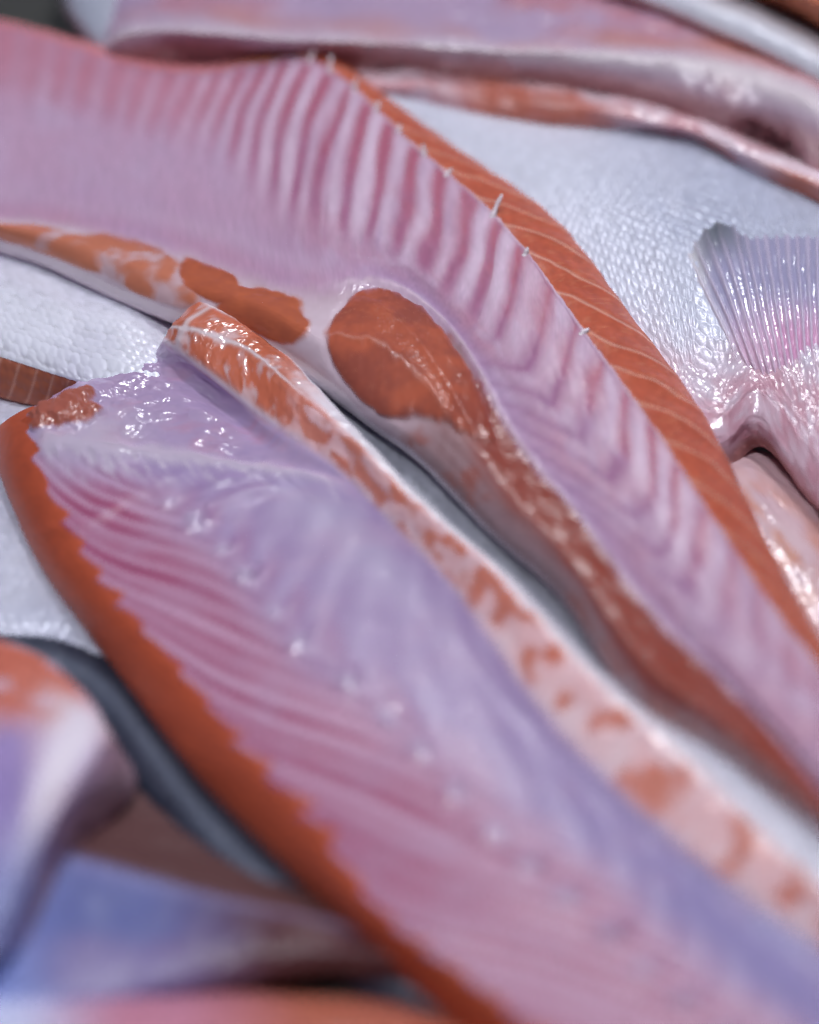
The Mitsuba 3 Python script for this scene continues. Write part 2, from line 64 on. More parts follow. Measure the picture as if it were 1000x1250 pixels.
 'far_skin': [[[76.8,420.9,40.0],[72.9,368.1,58.0],[70.3,328.8,64.0],[69.9,315.5,58.0],[72.3,341.3,40.0]],[[101.3,406.5,40.0],[96.1,354.5,58.0],[92.8,316.0,64.0],[92.2,303.1,58.0],[95.4,328.5,40.0]],[[124.4,383.1,40.0],[118.1,332.6,58.0],[114.2,296.9,64.0],[113.6,286.0,58.0],[117.6,311.0,40.0]],[[146.2,356.1,40.0],[138.8,307.2,58.0],[134.4,274.4,64.0],[134.0,265.6,58.0],[138.7,290.0,40.0]],[[167.7,334.4,40.0],[159.2,286.8,58.0],[154.4,255.7,64.0],[153.8,245.8,58.0],[159.1,269.8,40.0]],[[187.5,306.9,40.0],[178.0,261.0,58.0],[172.8,231.8,64.0],[172.4,223.8,58.0],[178.4,247.2,40.0]],[[209.0,273.6,40.0],[198.5,229.6,58.0],[192.7,201.1,64.0],[192.4,194.4,58.0],[199.2,217.0,40.0]],[[229.7,243.5,40.0],[218.3,201.3,58.0],[211.2,170.8,64.0],[210.4,161.3,58.0],[217.9,183.0,40.0]]],
 'far_fillet': [[[141.7,399.3,50.0],[132.4,333.9,74.0],[128.8,304.0,78.0],[131.0,311.8,64.0],[136.2,343.4,45.0]],[[163.2,371.3,50.0],[152.5,308.1,74.0],[148.6,280.9,78.0],[151.4,290.4,64.0],[157.5,321.2,45.0]],[[180.8,351.6,50.0],[169.0,289.8,74.0],[165.0,265.8,78.0],[168.5,277.5,64.0],[175.3,308.0,45.0]],[[197.7,331.6,50.0],[184.8,271.4,74.0],[180.5,247.6,78.0],[184.3,258.8,64.0],[191.7,288.6,45.0]],[[217.0,306.5,50.0],[202.9,248.1,74.0],[197.9,223.7,78.0],[201.8,233.3,64.0],[210.0,262.2,45.0]],[[238.6,278.4,50.0],[223.1,222.1,74.0],[217.3,196.9,78.0],[221.4,204.6,64.0],[230.3,232.5,45.0]]],
 'grey_skin': [[[-181.6,419.1,25.0],[-174.4,377.2,38.0],[-170.0,347.7,42.0],[-169.6,337.7,34.0],[-174.3,359.8,20.0]],[[-173.8,415.3,25.0],[-166.4,369.3,38.0],[-161.4,333.9,42.0],[-159.6,312.6,34.0],[-164.0,334.1,20.0]],[[-160.2,409.6,25.0],[-153.1,361.0,38.0],[-148.0,322.1,42.0],[-145.1,290.1,34.0],[-149.1,311.1,20.0]],[[-142.6,404.9,25.0],[-136.2,355.6,38.0],[-131.5,315.4,42.0],[-128.5,279.2,34.0],[-132.0,299.9,20.0]],[[-114.6,400.2,25.0],[-109.2,348.7,38.0],[-105.2,305.6,42.0],[-102.8,269.9,34.0],[-105.6,290.4,20.0]]],
 'flesh_scrap': [[[108.4,45.4,2.0],[105.5,27.2,11.0],[103.2,10.6,17.0],[100.3,-14.5,19.0],[99.0,-30.8,14.0],[100.6,-26.6,2.0]],[[124.0,42.9,2.0],[120.8,24.8,11.0],[117.5,3.6,17.0],[113.4,-27.6,19.0],[110.5,-55.8,14.0],[112.3,-51.7,2.0]],[[138.9,35.5,2.0],[135.3,17.6,11.0],[130.7,-10.0,17.0],[125.0,-48.7,19.0],[121.4,-79.5,14.0],[123.4,-75.6,2.0]],[[152.8,23.4,2.0],[148.8,5.9,11.0],[143.1,-25.4,17.0],[136.1,-68.8,19.0],[132.3,-98.2,14.0],[134.5,-94.5,2.0]],[[168.6,6.9,2.0],[164.3,-10.0,11.0],[157.0,-46.6,17.0],[148.8,-91.9,19.0],[144.7,-119.8,14.0],[147.2,-116.2,2.0]],[[185.7,-15.6,2.0],[180.9,-31.8,11.0],[172.2,-70.8,17.0],[162.8,-117.2,19.0],[158.5,-143.5,14.0],[161.3,-140.2,2.0]]],
 'gap_shade_skin': [[[-129.6,-42.5,1.0],[-140.1,-63.8,6.0],[-147.3,-77.7,9.0],[-153.4,-82.7,7.0],[-158.6,-83.8,1.0]],[[-111.9,-44.5,1.0],[-122.9,-65.8,6.0],[-130.3,-79.6,9.0],[-136.5,-84.6,7.0],[-141.6,-85.7,1.0]],[[-90.7,-52.8,1.0],[-102.2,-73.6,6.0],[-109.9,-87.2,9.0],[-116.1,-92.1,7.0],[-121.1,-93.2,1.0]],[[-71.7,-73.8,1.0],[-83.5,-93.8,6.0],[-91.3,-106.8,9.0],[-97.5,-111.4,7.0],[-102.3,-112.5,1.0]],[[-51.4,-107.5,1.0],[-63.2,-126.0,6.0],[-71.2,-138.0,9.0],[-77.1,-142.3,7.0],[-81.7,-143.4,1.0]],[[-30.0,-137.7,1.0],[-42.0,-154.9,6.0],[-50.0,-166.1,9.0],[-55.8,-170.2,7.0],[-60.1,-171.1,1.0]],[[-6.3,-162.1,1.0],[-18.5,-178.3,6.0],[-26.7,-188.8,9.0],[-32.4,-192.7,7.0],[-36.5,-193.6,1.0]],[[16.1,-180.6,1.0],[3.6,-196.0,6.0],[-4.7,-206.1,9.0],[-10.4,-209.8,7.0],[-14.3,-210.7,1.0]],[[37.5,-198.2,1.0],[24.8,-213.0,6.0],[16.2,-222.6,9.0],[10.7,-226.1,7.0],[7.0,-227.0,1.0]]],
 'near_fillet': [[[-191.4,-55.8,6.0],[-179.4,-84.5,30.0],[-152.0,-91.3,33.0],[-132.0,-98.9,34.0],[-115.4,-108.4,34.0],[-104.0,-117.9,32.0],[-104.2,-106.2,10.0]],[[-186.4,-79.4,6.0],[-173.1,-110.5,34.0],[-147.0,-115.5,37.0],[-128.1,-119.9,38.0],[-109.6,-125.3,37.0],[-94.5,-134.8,34.0],[-92.3,-123.2,8.0]],[[-180.1,-109.1,6.0],[-167.0,-139.1,35.0],[-142.0,-142.7,38.0],[-124.0,-145.2,39.0],[-110.6,-147.7,40.0],[-96.1,-148.4,37.0],[-86.6,-140.2,8.0]],[[-174.2,-136.8,6.0],[-161.7,-164.2,35.0],[-137.6,-166.7,38.0],[-120.3,-167.7,40.0],[-110.8,-168.5,42.0],[-101.5,-166.1,38.0],[-94.4,-154.9,8.0]],[[-168.7,-162.8,6.0],[-156.9,-187.7,34.0],[-133.9,-188.5,37.0],[-119.4,-187.9,40.0],[-111.8,-187.5,42.0],[-106.2,-184.3,38.0],[-101.8,-168.1,8.0]],[[-162.9,-190.2,6.0],[-152.9,-210.3,30.0],[-130.4,-210.4,34.0],[-119.4,-206.3,36.0],[-112.9,-204.5,38.0],[-108.7,-199.8,34.0],[-104.6,-184.3,8.0]],[[-158.2,-214.4,4.0],[-151.2,-227.7,20.0],[-131.7,-225.1,24.0],[-120.7,-221.1,26.0],[-115.6,-217.1,28.0],[-112.4,-211.6,24.0],[-108.0,-200.3,6.0]]],
 'front_fillet': [[[-167.0,-111.8,1.0],[-160.9,-137.7,7.0],[-154.0,-163.7,17.0],[-146.6,-199.6,19.0],[-141.7,-229.1,14.0],[-144.6,-225.0,2.0]],[[-138.9,-118.9,1.0],[-134.1,-142.7,7.0],[-128.5,-167.7,17.0],[-123.0,-199.6,19.0],[-119.3,-226.4,14.0],[-121.8,-222.3,2.0]],[[-117.0,-122.4,1.0],[-113.0,-146.0,7.0],[-108.1,-172.3,17.0],[-104.1,-199.6,19.0],[-101.2,-224.3,14.0],[-103.3,-220.2,2.0]],[[-92.7,-125.8,1.0],[-89.2,-152.5,7.0],[-85.1,-180.5,17.0],[-82.5,-202.4,19.0],[-81.0,-220.5,14.0],[-82.6,-216.3,2.0]],[[-65.6,-134.4,1.0],[-62.9,-162.0,7.0],[-60.2,-187.7,17.0],[-58.8,-203.8,19.0],[-58.2,-216.2,14.0],[-59.4,-211.9,2.0]],[[-38.6,-149.3,1.0],[-37.2,-172.9,7.0],[-35.8,-194.1,17.0],[-35.2,-205.3,19.0],[-35.1,-211.5,14.0],[-35.8,-207.2,2.0]],[[-15.1,-168.4,1.0],[-14.7,-185.0,7.0],[-14.2,-201.0,17.0],[-14.0,-208.1,19.0],[-14.1,-210.7,14.0],[-14.4,-206.3,2.0]],[[4.9,-186.6,1.0],[4.8,-199.6,7.0],[4.7,-211.7,17.0],[4.6,-216.3,19.0],[4.7,-215.6,14.0],[4.8,-211.4,2.0]]],
 'front_edge_fillet': [[[-147.5,-210.3,2.0],[-143.9,-218.8,13.0],[-140.4,-228.5,22.0],[-137.9,-238.6,25.0],[-135.0,-254.2,24.0],[-135.1,-262.8,14.0],[-137.8,-258.8,3.0]],[[-123.6,-210.8,2.0],[-120.6,-219.3,13.0],[-117.7,-229.1,22.0],[-115.6,-239.1,25.0],[-113.2,-254.7,24.0],[-113.3,-263.3,14.0],[-115.5,-259.3,3.0]],[[-99.8,-211.4,2.0],[-97.4,-219.9,13.0],[-95.0,-229.6,22.0],[-93.3,-239.6,25.0],[-91.4,-255.2,24.0],[-91.4,-263.7,14.0],[-93.2,-259.8,3.0]],[[-76.1,-210.8,2.0],[-74.2,-219.3,13.0],[-72.4,-229.1,22.0],[-71.1,-239.1,25.0],[-69.7,-254.7,24.0],[-69.7,-263.3,14.0],[-71.1,-259.3,3.0]],[[-52.3,-210.8,2.0],[-51.0,-219.3,13.0],[-49.8,-229.1,22.0],[-48.9,-239.1,25.0],[-47.9,-254.7,24.0],[-47.9,-263.3,14.0],[-48.9,-259.3,3.0]],[[-28.5,-211.7,2.0],[-27.8,-220.1,13.0],[-27.1,-229.9,22.0],[-26.6,-239.8,25.0],[-26.1,-255.4,24.0],[-26.1,-264.0,14.0],[-26.6,-260.1,3.0]],[[-7.1,-214.1,2.0],[-6.9,-222.6,13.0],[-6.8,-232.2,22.0],[-6.6,-242.1,25.0],[-6.5,-257.6,24.0],[-6.5,-266.1,14.0],[-6.6,-262.2,3.0]],[[14.1,-220.7,2.0],[13.7,-229.0,13.0],[13.4,-238.4,22.0],[13.2,-248.2,25.0],[12.9,-263.4,24.0],[12.9,-271.8,14.0],[13.2,-268.0,3.0]],[[32.4,-230.9,2.0],[31.6,-238.8,13.0],[30.8,-248.0,22.0],[30.3,-257.5,25.0],[29.7,-272.3,24.0],[29.7,-280.5,14.0],[30.3,-276.9,3.0]]],
}


# ------------------------------------------------------------------ surfaces
def sm(a, b, x):
    t = np.clip((x - a) / (b - a), 0, 1)
    return t * t * (3 - 2 * t)


def mixc(a, b, t):
    return np.asarray(a, float) * (1 - t[..., None]) + np.asarray(b, float) * t[..., None]


def gauss(x, s):
    return np.exp(-(x / s) ** 2)


class Surf:
    """A sheet lofted through a control net: P points, U along in rows, V across in columns, S and T the same in millimetres."""

    def __init__(self, name, du=0.6, dv=0.6):
        net = np.asarray(NETS[name], float)
        K, M = net.shape[:2]
        length = np.linalg.norm(np.diff(net, axis=0), axis=2)[:, 1:-1].mean(1)
        width = np.linalg.norm(np.diff(net, axis=1), axis=2).mean(0)
        u = np.concatenate([np.linspace(i, i + 1, max(3, int(round(d / du))), endpoint=False) for i, d in enumerate(length)] + [[K - 1.0]])
        v = np.concatenate([np.linspace(j, j + 1, max(3, int(round(d / dv))), endpoint=False) for j, d in enumerate(width)] + [[M - 1.0]])
        a = CubicSpline(np.arange(K), net, axis=0)(u) if K > 3 else PchipInterpolator(np.arange(K), net, axis=0)(u)
        self.P = PchipInterpolator(np.arange(M), a, axis=1)(v)
        self.U, self.V = np.meshgrid(u, v, indexing='ij')
        self.S = np.interp(u, np.arange(K), np.r_[0, np.cumsum(length)])[:, None] + 0 * self.U
        self.T = np.interp(v, np.arange(M), np.r_[0, np.cumsum(width)])[None, :] + 0 * self.U
        self.Q = self.P.copy()                     # rest position, for noise
        self.sign = 1.0
        self.normals()
        if self.N[:, M // 2 * 0 + self.N.shape[1] // 4: -self.N.shape[1] // 4, 2].mean() < 0:
            self.sign = -1.0
            self.normals()
        self.C = np.zeros_like(self.P)

    def normals(self):
        n = np.cross(np.gradient(self.P, axis=0), np.gradient(self.P, axis=1)) * self.sign
        self.N = n / (np.linalg.norm(n, axis=2, keepdims=True) + 1e-12)

    def push(self, h):
        self.P = self.P + self.N * np.asarray(h)[..., None]
        self.normals()

    def noise(self, size, seed=0, octaves=3, sx=1, sy=1):
        """fbm in [0,1] in the sheet's own coordinates, feature size in mm along and across."""
        if sx == 1 and sy == 1:
            a, b = np.cos(.6 + seed), np.sin(.6 + seed)
            return meshkit.fbm(np.stack([(self.S * a - self.T * b) / size, (self.S * b + self.T * a) / size, 0 * self.S + 3.7 * seed], -1), octaves, seed)
        q = np.stack([self.S / (size * sx), self.T / (size * sy), 0 * self.S + 3.7 * seed], -1)
        return meshkit.fbm(q, octaves, seed)

    def noise3(self, size, seed=0, octaves=3):
        return meshkit.fbm(self.Q / size + 50, octaves, seed)

    def at(self, u, v):
        i = np.abs(self.U[:, 0] - u).argmin()
        j = np.abs(self.V[0] - v).argmin()
        return self.P[i, j], self.N[i, j]

    def emit(self, key, mask, bsdf):
        """The quads whose centre lies in the mask, as one mesh of the scene."""
        nu, nv = self.U.shape
        m = np.zeros((nu, nv), bool)
        m[:-1, :-1] = mask[:-1, :-1]
        i, j = np.nonzero(m)
        if len(i) == 0:
            return None
        a, b, c, d = i * nv + j, (i + 1) * nv + j, (i + 1) * nv + j + 1, i * nv + j + 1
        f = np.vstack([np.stack([a, b, c], 1), np.stack([a, c, d], 1)])
        if self.sign < 0:
            f = f[:, ::-1]
        used, inv = np.unique(f, return_inverse=True)
        path = meshkit.write_ply((self.P.reshape(-1, 3)[used] * 1e-3, inv.reshape(-1, 3)), False, None, np.clip(self.C.reshape(-1, 3)[used], 0.005, 0.95), normals=self.N.reshape(-1, 3)[used])
        k, n = key, 0
        while k in scene:
            n += 1
            k = f'{key}_{n:03d}'
        scene[k] = {'type': 'ply', 'filename': path, 'face_normals': False, 'bsdf': {'type': 'ref', 'id': bsdf}}
        return k

    def emit_ids(self, key, mask, ids, bsdf, most=290, smallest=12, prefer=None):
        """One part per id (the largest first), what is left over as one more of the same kind."""
        flat = np.where(mask, ids, -1)
        vals, inv, cnt = np.unique(flat, return_inverse=True, return_counts=True)
        inv = inv.reshape(flat.shape)
        if prefer is not None:                     # those that show come first
            cnt = cnt + 4 * np.bincount(inv[prefer], minlength=len(cnt))
        order = [o for o in np.argsort(-cnt) if vals[o] >= 0 and cnt[o] >= smallest]
        for o in order[:most]:
            self.emit(key, inv == o, bsdf)
        keep = np.zeros(len(vals), bool)
        keep[order[:most]] = True
        rest = mask & ~keep[inv]
        if rest.any():
            k = self.emit(key + ('_patch' if order else ''), rest, bsdf)
            if k and len(order) > most:
                labels[k] = {'kind': 'stuff'}

    def underside(self, key, bsdf, color):
        """Closes the sheet: a bottom from edge to edge and both ends."""
        a, b = self.P[:, 0], self.P[:, -1]
        n = len(a)
        v = np.vstack([a, b])
        i = np.arange(n - 1)
        f = np.vstack([np.stack([i, i + 1, n + i + 1], 1), np.stack([i, n + i + 1, n + i], 1)])
        for row in (self.P[0], self.P[-1]):
            o = len(v)
            v = np.vstack([v, row, row.mean(0)[None]])
            j = np.arange(len(row) - 1)
            f = np.vstack([f, np.stack([o + j, o + j + 1, 0 * j + o + len(row)], 1)])
        scene[key] = mikit.ply((v * 1e-3, f), bsdf, color=np.tile(color, (len(v), 1)))


def scale_field(s, ps=3.9, pt=4.4, seed=0, lift=0.24, jitter=0.20, warp=0.28):
    """Overlapping fish scales: height in mm and the number of the scale on top."""
    S = s.S + warp * (s.noise(14, seed + 5) - .5) * 6
    Tt = s.T + warp * (s.noise(14, seed + 6) - .5) * 6
    i0 = np.floor(Tt / pt).astype(int)
    best, who = np.full(S.shape, -9.0), np.zeros(S.shape, int)
    r = np.random.default_rng(seed)
    tab = r.random((4, 1 << 16))
    for di in (-1, 0, 1):
        i = i0 + di
        off = 0.5 * (i % 2)
        j0 = np.floor(S / ps - off).astype(int)
        for dj in (-1, 0, 1, ):
            j = j0 + dj
            hid = (i * 977 + j * 31 + 40000) % (1 << 16)
            cs = (j + .5 + off + .14 * (tab[0][hid] - .5)) * ps
            ct = (i + .5 + .14 * (tab[1][hid] - .5)) * pt
            x, y = (S - cs) / ps, (Tt - ct) / pt
            rr = (x / .78) ** 2 + (y / .70) ** 2
            h = lift * x + 0.60 * (1 - rr) + jitter * (2 * (tab[2][hid] - .5) * y + 1.2 * (tab[3][hid] - .5) * x) * 2
            h = np.where(rr < 1, h, -8)
            top = h > best
            best = np.where(top, h, best)
            who = np.where(top, i * 4096 + j + 5000000, who)
    return np.maximum(best, -.25), who


WHITE_SKIN = (.66, .66, .75)
ORANGE, DEEP = (.49, .105, .05), (.40, .083, .047)
LILAC, PINK, PALE, PURPLE = (.52, .37, .50), (.47, .14, .21), (.74, .66, .76), (.36, .22, .40)


def begin(kind, label, group=None):
    k, n = kind, 0
    while k in labels:
        n += 1
        k = f'{kind}_{n:03d}'
    labels[k] = {'label': label, 'category': 'fish fillet'}
    if group:
        labels[k]['group'] = group
    return k


# ------------------------------------------------------------------ setting
scene['tray_floor'] = {'type': 'rectangle', 'to_world': T().translate([0, 0.2, -0.002]).scale([1.2, 1.6, 1]), 'bsdf': {'type': 'ref', 'id': 'tray_mat'}}
labels['tray_floor'] = {'label': 'dark wet tray floor under the heap of fillets', 'kind': 'structure'}


# ------------------------------------------------------------------ the rib side fillet across the middle
def rib_fillet():
    key = begin('fish_fillet', 'long fillet with ribs up and a bright orange cut edge, across the middle')
    s = Surf('rib_fillet', .5, .45)
    U, V = s.U, s.V
    freq = np.interp(np.arange(0, 13.01, .05), [0, 2, 3.5, 4.5, 5.5, 6.5, 7.5, 8.5, 10, 13], [3.2, 3.5, 3.4, 2.4, 2.8, 3.3, 2.8, 2.3, 2.2, 2.2])
    N = np.interp(U, np.arange(0, 13.01, .05), np.cumsum(freq) * .05)
    wob = .8 * (s.noise(26, 1, 3, 1, 2) - .5) + .22 * (s.noise(7, 94, 2, 1, 4) - .5)
    ph = N + wob + np.where(V > 3.7, (V - 3.7) * 2.3, 0) * sm(6.8, 8.2, U) + .25 * (V - 3) * (U < 5)
    x = ph - np.floor(ph)
    rid = np.floor(ph).astype(int)
    late = sm(6.5, 8.5, U)
    rib = sm(.10, .32, x) * (1 - sm(.62 + .18 * late, .88 + .1 * late, x))         # 1 on a rib
    fade = (.45 * sm(.3, 1.6, U) + .55 * sm(1.8, 3.4, U)) * sm(1.95, 2.15, V) * (1 - sm(3.6 - 1.0 * (1 - sm(2.5, 4.8, U)), 4.5 - .8 * (1 - sm(2.5, 4.8, U)), V) * (1 - .75 * late)) * (1 - .6 * sm(9.5, 12, U))
    memb = (V > 2) & (V <= 5)
    edge_tri = 2 + .10 * (s.noise(7, 8) - .5) + .05 * (s.noise(1.8, 37) - .5)
    # muscles under the lower edge
    wv, wu = .30 * (s.noise(9, 21) - .5), .30 * (s.noise(10, 22) - .5)

    def lobe(u0, v0, ru, rv, skew=0, p=2.6):
        a, b = (U + wu - u0 - skew * (V - v0)) / ru, (V + wv - v0) / rv
        return 1 - (np.abs(a) ** p + np.abs(b) ** p) ** (1 / p)

    a_, b_ = (U + .7 * wu - 6.12 - .16 * (V - 6)) / np.where(U > 6.1, 1.75, 1.16), (V + .7 * wv - 6.06 + .34 * np.clip(U - 6.1, 0, 2)) / (.92 - .30 * np.clip(U - 6.1, 0, 1.6))
    big = 1 - (np.abs(a_) ** 2.3 + np.abs(b_) ** 2.3) ** (1 / 2.3)
    l1, l2, l3, l4 = lobe(4.02, 6.1, .64, .95, -.1), lobe(3.32, 5.75, .5, .66, .25), lobe(2.35, 6.0, .74, .95, .2), lobe(1.15, 6.1, .85, .95, .1)
    small = np.maximum.reduce([l1, l2, l3, l4 - .05])
    tail = np.minimum(sm(7.0, 7.7, U), 1) * sm(4.93, 5.12, V + .2 * (s.noise(10, 31) - .5)) * (1 - sm(6.0, 6.8, V - .16 * np.clip(U - 9, -1, 3) + .5 * (s.noise(12, 33, 3, 2, 1) - .5)))
    soft = .5 - .5 * np.cos(2 * np.pi * np.clip(x - .5, -.5, .5) * (1 - .0 * late) + 0 * x + np.pi * 0)
    tone = meshkit.noise(np.stack([rid * 3.7, 0 * U, 0 * U], -1), 77)
    soft = (.5 - .5 * np.cos(2 * np.pi * x)) ** np.where(U > 7, .55, .9)
    h = .20 * (soft - .5) * fade
    fold = gauss(V + .2 * (s.noise(9, 48) - .5) - (6.0 + .10 * (U - 6.1)), .10) * sm(0, .2, big) + gauss(V - 5.45 - .25 * (U - 5.8), .10) * sm(0, .2, big)
    h += 3.4 * np.sqrt(np.clip(big, 0, 1)) + .7 * fold + 1.3 * np.sqrt(np.clip(small, 0, 1))
    h -= .5 * gauss(np.minimum(big, 0), .12) * (big < 0)
    h += .9 * (s.noise(30, 3, 2) - .5) + .22 * (s.noise(5, 4) - .5) * (V > 2)
    line = gauss(((ph * .97 - 1.6 * (2 - V)) % 1) - .5 + .10 * (s.noise(5, 46) - .5), .05)                      # pale sheets between the flakes
    flake = np.floor(ph * .97 - 1.6 * (2 - V) + .5).astype(int)
    cut = (V <= edge_tri) & (V > .55)
    h += np.where(cut, -.16 * line + .22 * np.cos((ph * .97 - 1.6 * (2 - V)) * 2 * np.pi + 3.6), 0)
    h += .3 * gauss(V - edge_tri - .03, .04)
    tear = gauss(V - 4.95, .10) * sm(4.6, 5.4, U)
    h += .55 * tear * (s.noise(4, 14, 2, 2, 1))
    h += np.where((V > 5) & (V < 8), np.where(big > 0, .22, .30) * (s.noise3(4.5, 16, 3) - .5), 0)
    s.push(h)
    # colours
    deep = mixc(PINK, PURPLE, sm(2.3, 3.8, V + .9 * (s.noise(8, 6) - .5)) * (.45 + .4 * sm(6.5, 8.5, U)))
    deep = mixc(deep, (.52, .20, .24), sm(.3, 1.2, U) * (1 - sm(1.2, 2.6, U)) * (1 - sm(2.6, 3.3, V)))
    base = mixc(LILAC, (.57, .36, .46), sm(.3, .7, s.noise(22, 7)))
    base = mixc(base, (.62, .52, .64), sm(.5, .75, s.noise(13, 93)) * .8)
    base = mixc(base, (.58, .50, .66), (1 - sm(3.2, 5.2, U)) * sm(2.7, 3.5, V) * .75)
    base = mixc(base, (.47, .37, .58), sm(4.1, 4.9, V) * .7)
    fade = fade * (1 - .45 * sm(3.5, 4.1, V)) * np.clip(.45 + 1.0 * s.noise(22, 57), 0, 1.15)
    col = mixc(mixc(base, deep, np.clip((1 - soft) * fade * (.85 + .5 * s.noise(8, 9, 3, 1, 3)), 0, 1)), PALE, soft ** 1.5 * fade * np.clip(.30 + .6 * s.noise(9, 27) + .7 * (tone - .3), 0, 1) * (1 - .55 * late))
    col = mixc(col, (.36, .24, .42), np.clip((s.noise(7, 29, 3, .6, 3) - .55) * 2.5, 0, 1) * .5 * sm(4, 6, U))
    left = (1 - sm(1.5, 4.0, U)) * (1 - sm(2.5, 3.4, V))
    col = mixc(col, (.56, .24, .30), left * (.45 + .5 * (1 - soft)))
    col = mixc(col, (.60, .38, .50), .5 * (1 - sm(3, 5, U)) * s.noise(24, 30))
    col = mixc(col, (.62, .36, .42), sm(4.3, 4.9, V) * (1 - sm(4.5, 6.0, U)) * .7 * s.noise(14, 12, 3, 2.5, .7))
    col = mixc(col, (.66, .60, .70), gauss(V - 4.55 - .2 * (s.noise(25, 34) - .5), .16) * (1 - sm(4.6, 5.6, U)) * .5 * s.noise(12, 35, 3, 3, .6))
    col = mixc(col, (.70, .62, .70), np.clip(tear * s.noise(5, 15) * 1.4, 0, 1))
    fas = mixc((.50, .38, .44), (.62, .52, .60), s.noise3(9, 17))                     # grey pink sheet over the muscles
    fas = mixc(fas, (.25, .13, .13), sm(6.0, 7.2, U) * (.6 + .4 * s.noise(10, 18)))
    red = mixc((.42, .10, .052), (.29, .072, .048), sm(.3, .7, s.noise3(9, 19)))
    red = mixc(red, (.46, .16, .10), np.clip((s.noise3(1.6, 20, 3) - .6) * 2.2, 0, 1) * .6)
    low = fas
    low = mixc(low, (.50, .17, .10), sm(-.10, .10, small) * (.25 + .75 * sm(.38, .6, s.noise3(12, 28))))
    low = mixc(low, mixc((.47, .12, .05), (.36, .09, .05), s.noise3(5, 85)), sm(-.03, .12, np.maximum(l1, l2)))
    low = mixc(low, red, sm(-.06, .06, big + .1 * (s.noise3(6, 95) - .5)))
    low = mixc(low, (.33, .10, .075), sm(.5, .66, s.noise3(13, 96)) * (big < .05) * sm(5.2, 6.2, U) * (V < 7.6) * .8)
    vein = gauss(np.abs(V - (5.95 + .35 * (U - 6.1))) - .02, .05) * (big > .02)
    vein = gauss(V + .25 * (s.noise(9, 48) - .5) - (6.0 + .10 * (U - 6.1)), .035) * (big > .02)
    sinew = sum(gauss(V + .35 * (s.noise(16, 50 + i, 3, 2.5, 1) - .5) - v0, .022) for i, v0 in enumerate((5.75, 6.2, 6.55, 6.9))) * sm(6.6, 7.4, U) * (big < .03)
    low = mixc(low, (.58, .33, .28), np.clip(vein, 0, 1) * .6 * s.noise(8, 23))
    low = mixc(low, (.60, .48, .52), np.clip(sinew, 0, 1) * .7 * s.noise(9, 54))
    low = mixc(low, (.25, .05, .032), np.clip(tail * (.8 + .4 * s.noise3(9, 24)), 0, 1))
    lip = sm(7.05, 7.25, V - .62 * sm(5.2, 6.2, U) + .25 * (s.noise(6, 25) - .5))
    low = mixc(low, (.66, .58, .64), lip * (1 - .4 * sm(7.3, 9, U)))
    org = mixc(mixc(ORANGE, DEEP, s.noise(9, 10)), (.62, .34, .27), np.clip(line * 1.0, 0, 1) * (.45 + .6 * s.noise(12, 36)))
    org = mixc(org, (.56, .20, .11), np.clip((s.noise(1.4, 13, 2, 1, 3) - .58) * 3, 0, 1) * .6)
    org = org * (.86 + .28 * s.noise(2.2, 47, 3))[..., None]
    org = mixc(org, (.60, .52, .58), 1 - sm(.72, .98, V))
    left_edge = (U < 4.2)
    s.C = np.where((V <= edge_tri)[..., None], org, np.where((V <= 5)[..., None], col, low))
    blend = sm(4.8, 5.25, V + .3 * (s.noise(8, 56) - .5))
    s.C = np.where(((V > 4.6) & (V <= 5.45))[..., None], mixc(col, low, blend), s.C)
    s.C = np.where((left_edge & (V <= edge_tri))[..., None], mixc((.55, .20, .22), (.60, .20, .06), sm(2.9, 3.8, U)), s.C)
    top = gauss(V - edge_tri - .02, .032) * sm(4.4, 5.2, U) * s.noise(4, 38) * 1.5
    s.C = mixc(s.C, (.72, .62, .66), np.clip(top, 0, 1) * .75)
    wm = (V > edge_tri) * (1 - sm(4.75, 5.5, V))
    s.C = s.C * mixc((1, .96, .94), (.80, .66, .72), wm) * (1 - .2 * wm * (s.noise(1.6, 55, 2, 1, 3) - .4))[..., None]
    # parts
    s.emit_ids(key + '__cut_flesh_flake', cut & (V > .95), flake, 'flesh_mat')
    m = (V > edge_tri) & (V <= 5)
    isrib = m & (rib > .5) & (V < 4.35) & (V > 2) & (U > 1.5)
    s.emit_ids(key + '__rib', isrib, rid, 'membrane_mat')
    s.emit(key + '__membrane', m & ~isrib, 'membrane_mat')
    low_m = (V > 5) & (V <= 8.05)
    b = low_m & (big > 0)
    s.emit(key + '__belly_muscle', b, 'muscle_mat')
    for l in (l1, l2, l3, l4):
        q = low_m & ~b & (l > .02) & (l >= small - 1e-9)
        s.emit(key + '__belly_muscle', q, 'muscle_mat')
        b = b | q
    s.emit(key + '__belly_flap', low_m & ~b, 'muscle_mat')
    s.emit(key + '__skin', (V > 8.05) | (V <= .95) & ~(cut & (V > .95)), 'skin_mat')
    s.underside(key + '__underside', 'skin_mat', WHITE_SKIN)
    # loose rib ends standing out of the cut
    for n, (u, length, lean) in enumerate([(4.25, 5.5, .1), (4.62, 7, -.1), (5.05, 5, .2), (5.42, 4.5, 0), (5.75, 3.5, .1), (6.1, 4.5, 0), (6.38, 2.5, .3), (6.93, 9.0, .25), (7.35, 2.5, .5), (8.15, 2.2, .6)]):
        p, nn = s.at(u, 2.06)
        q, _ = s.at(u - .12, 2.7)
        d = (p - q) / np.linalg.norm(p - q)
        d = d * .55 + np.array([lean, .15, .75])
        d /= np.linalg.norm(d)
        t = np.linspace(0, 1, 9)
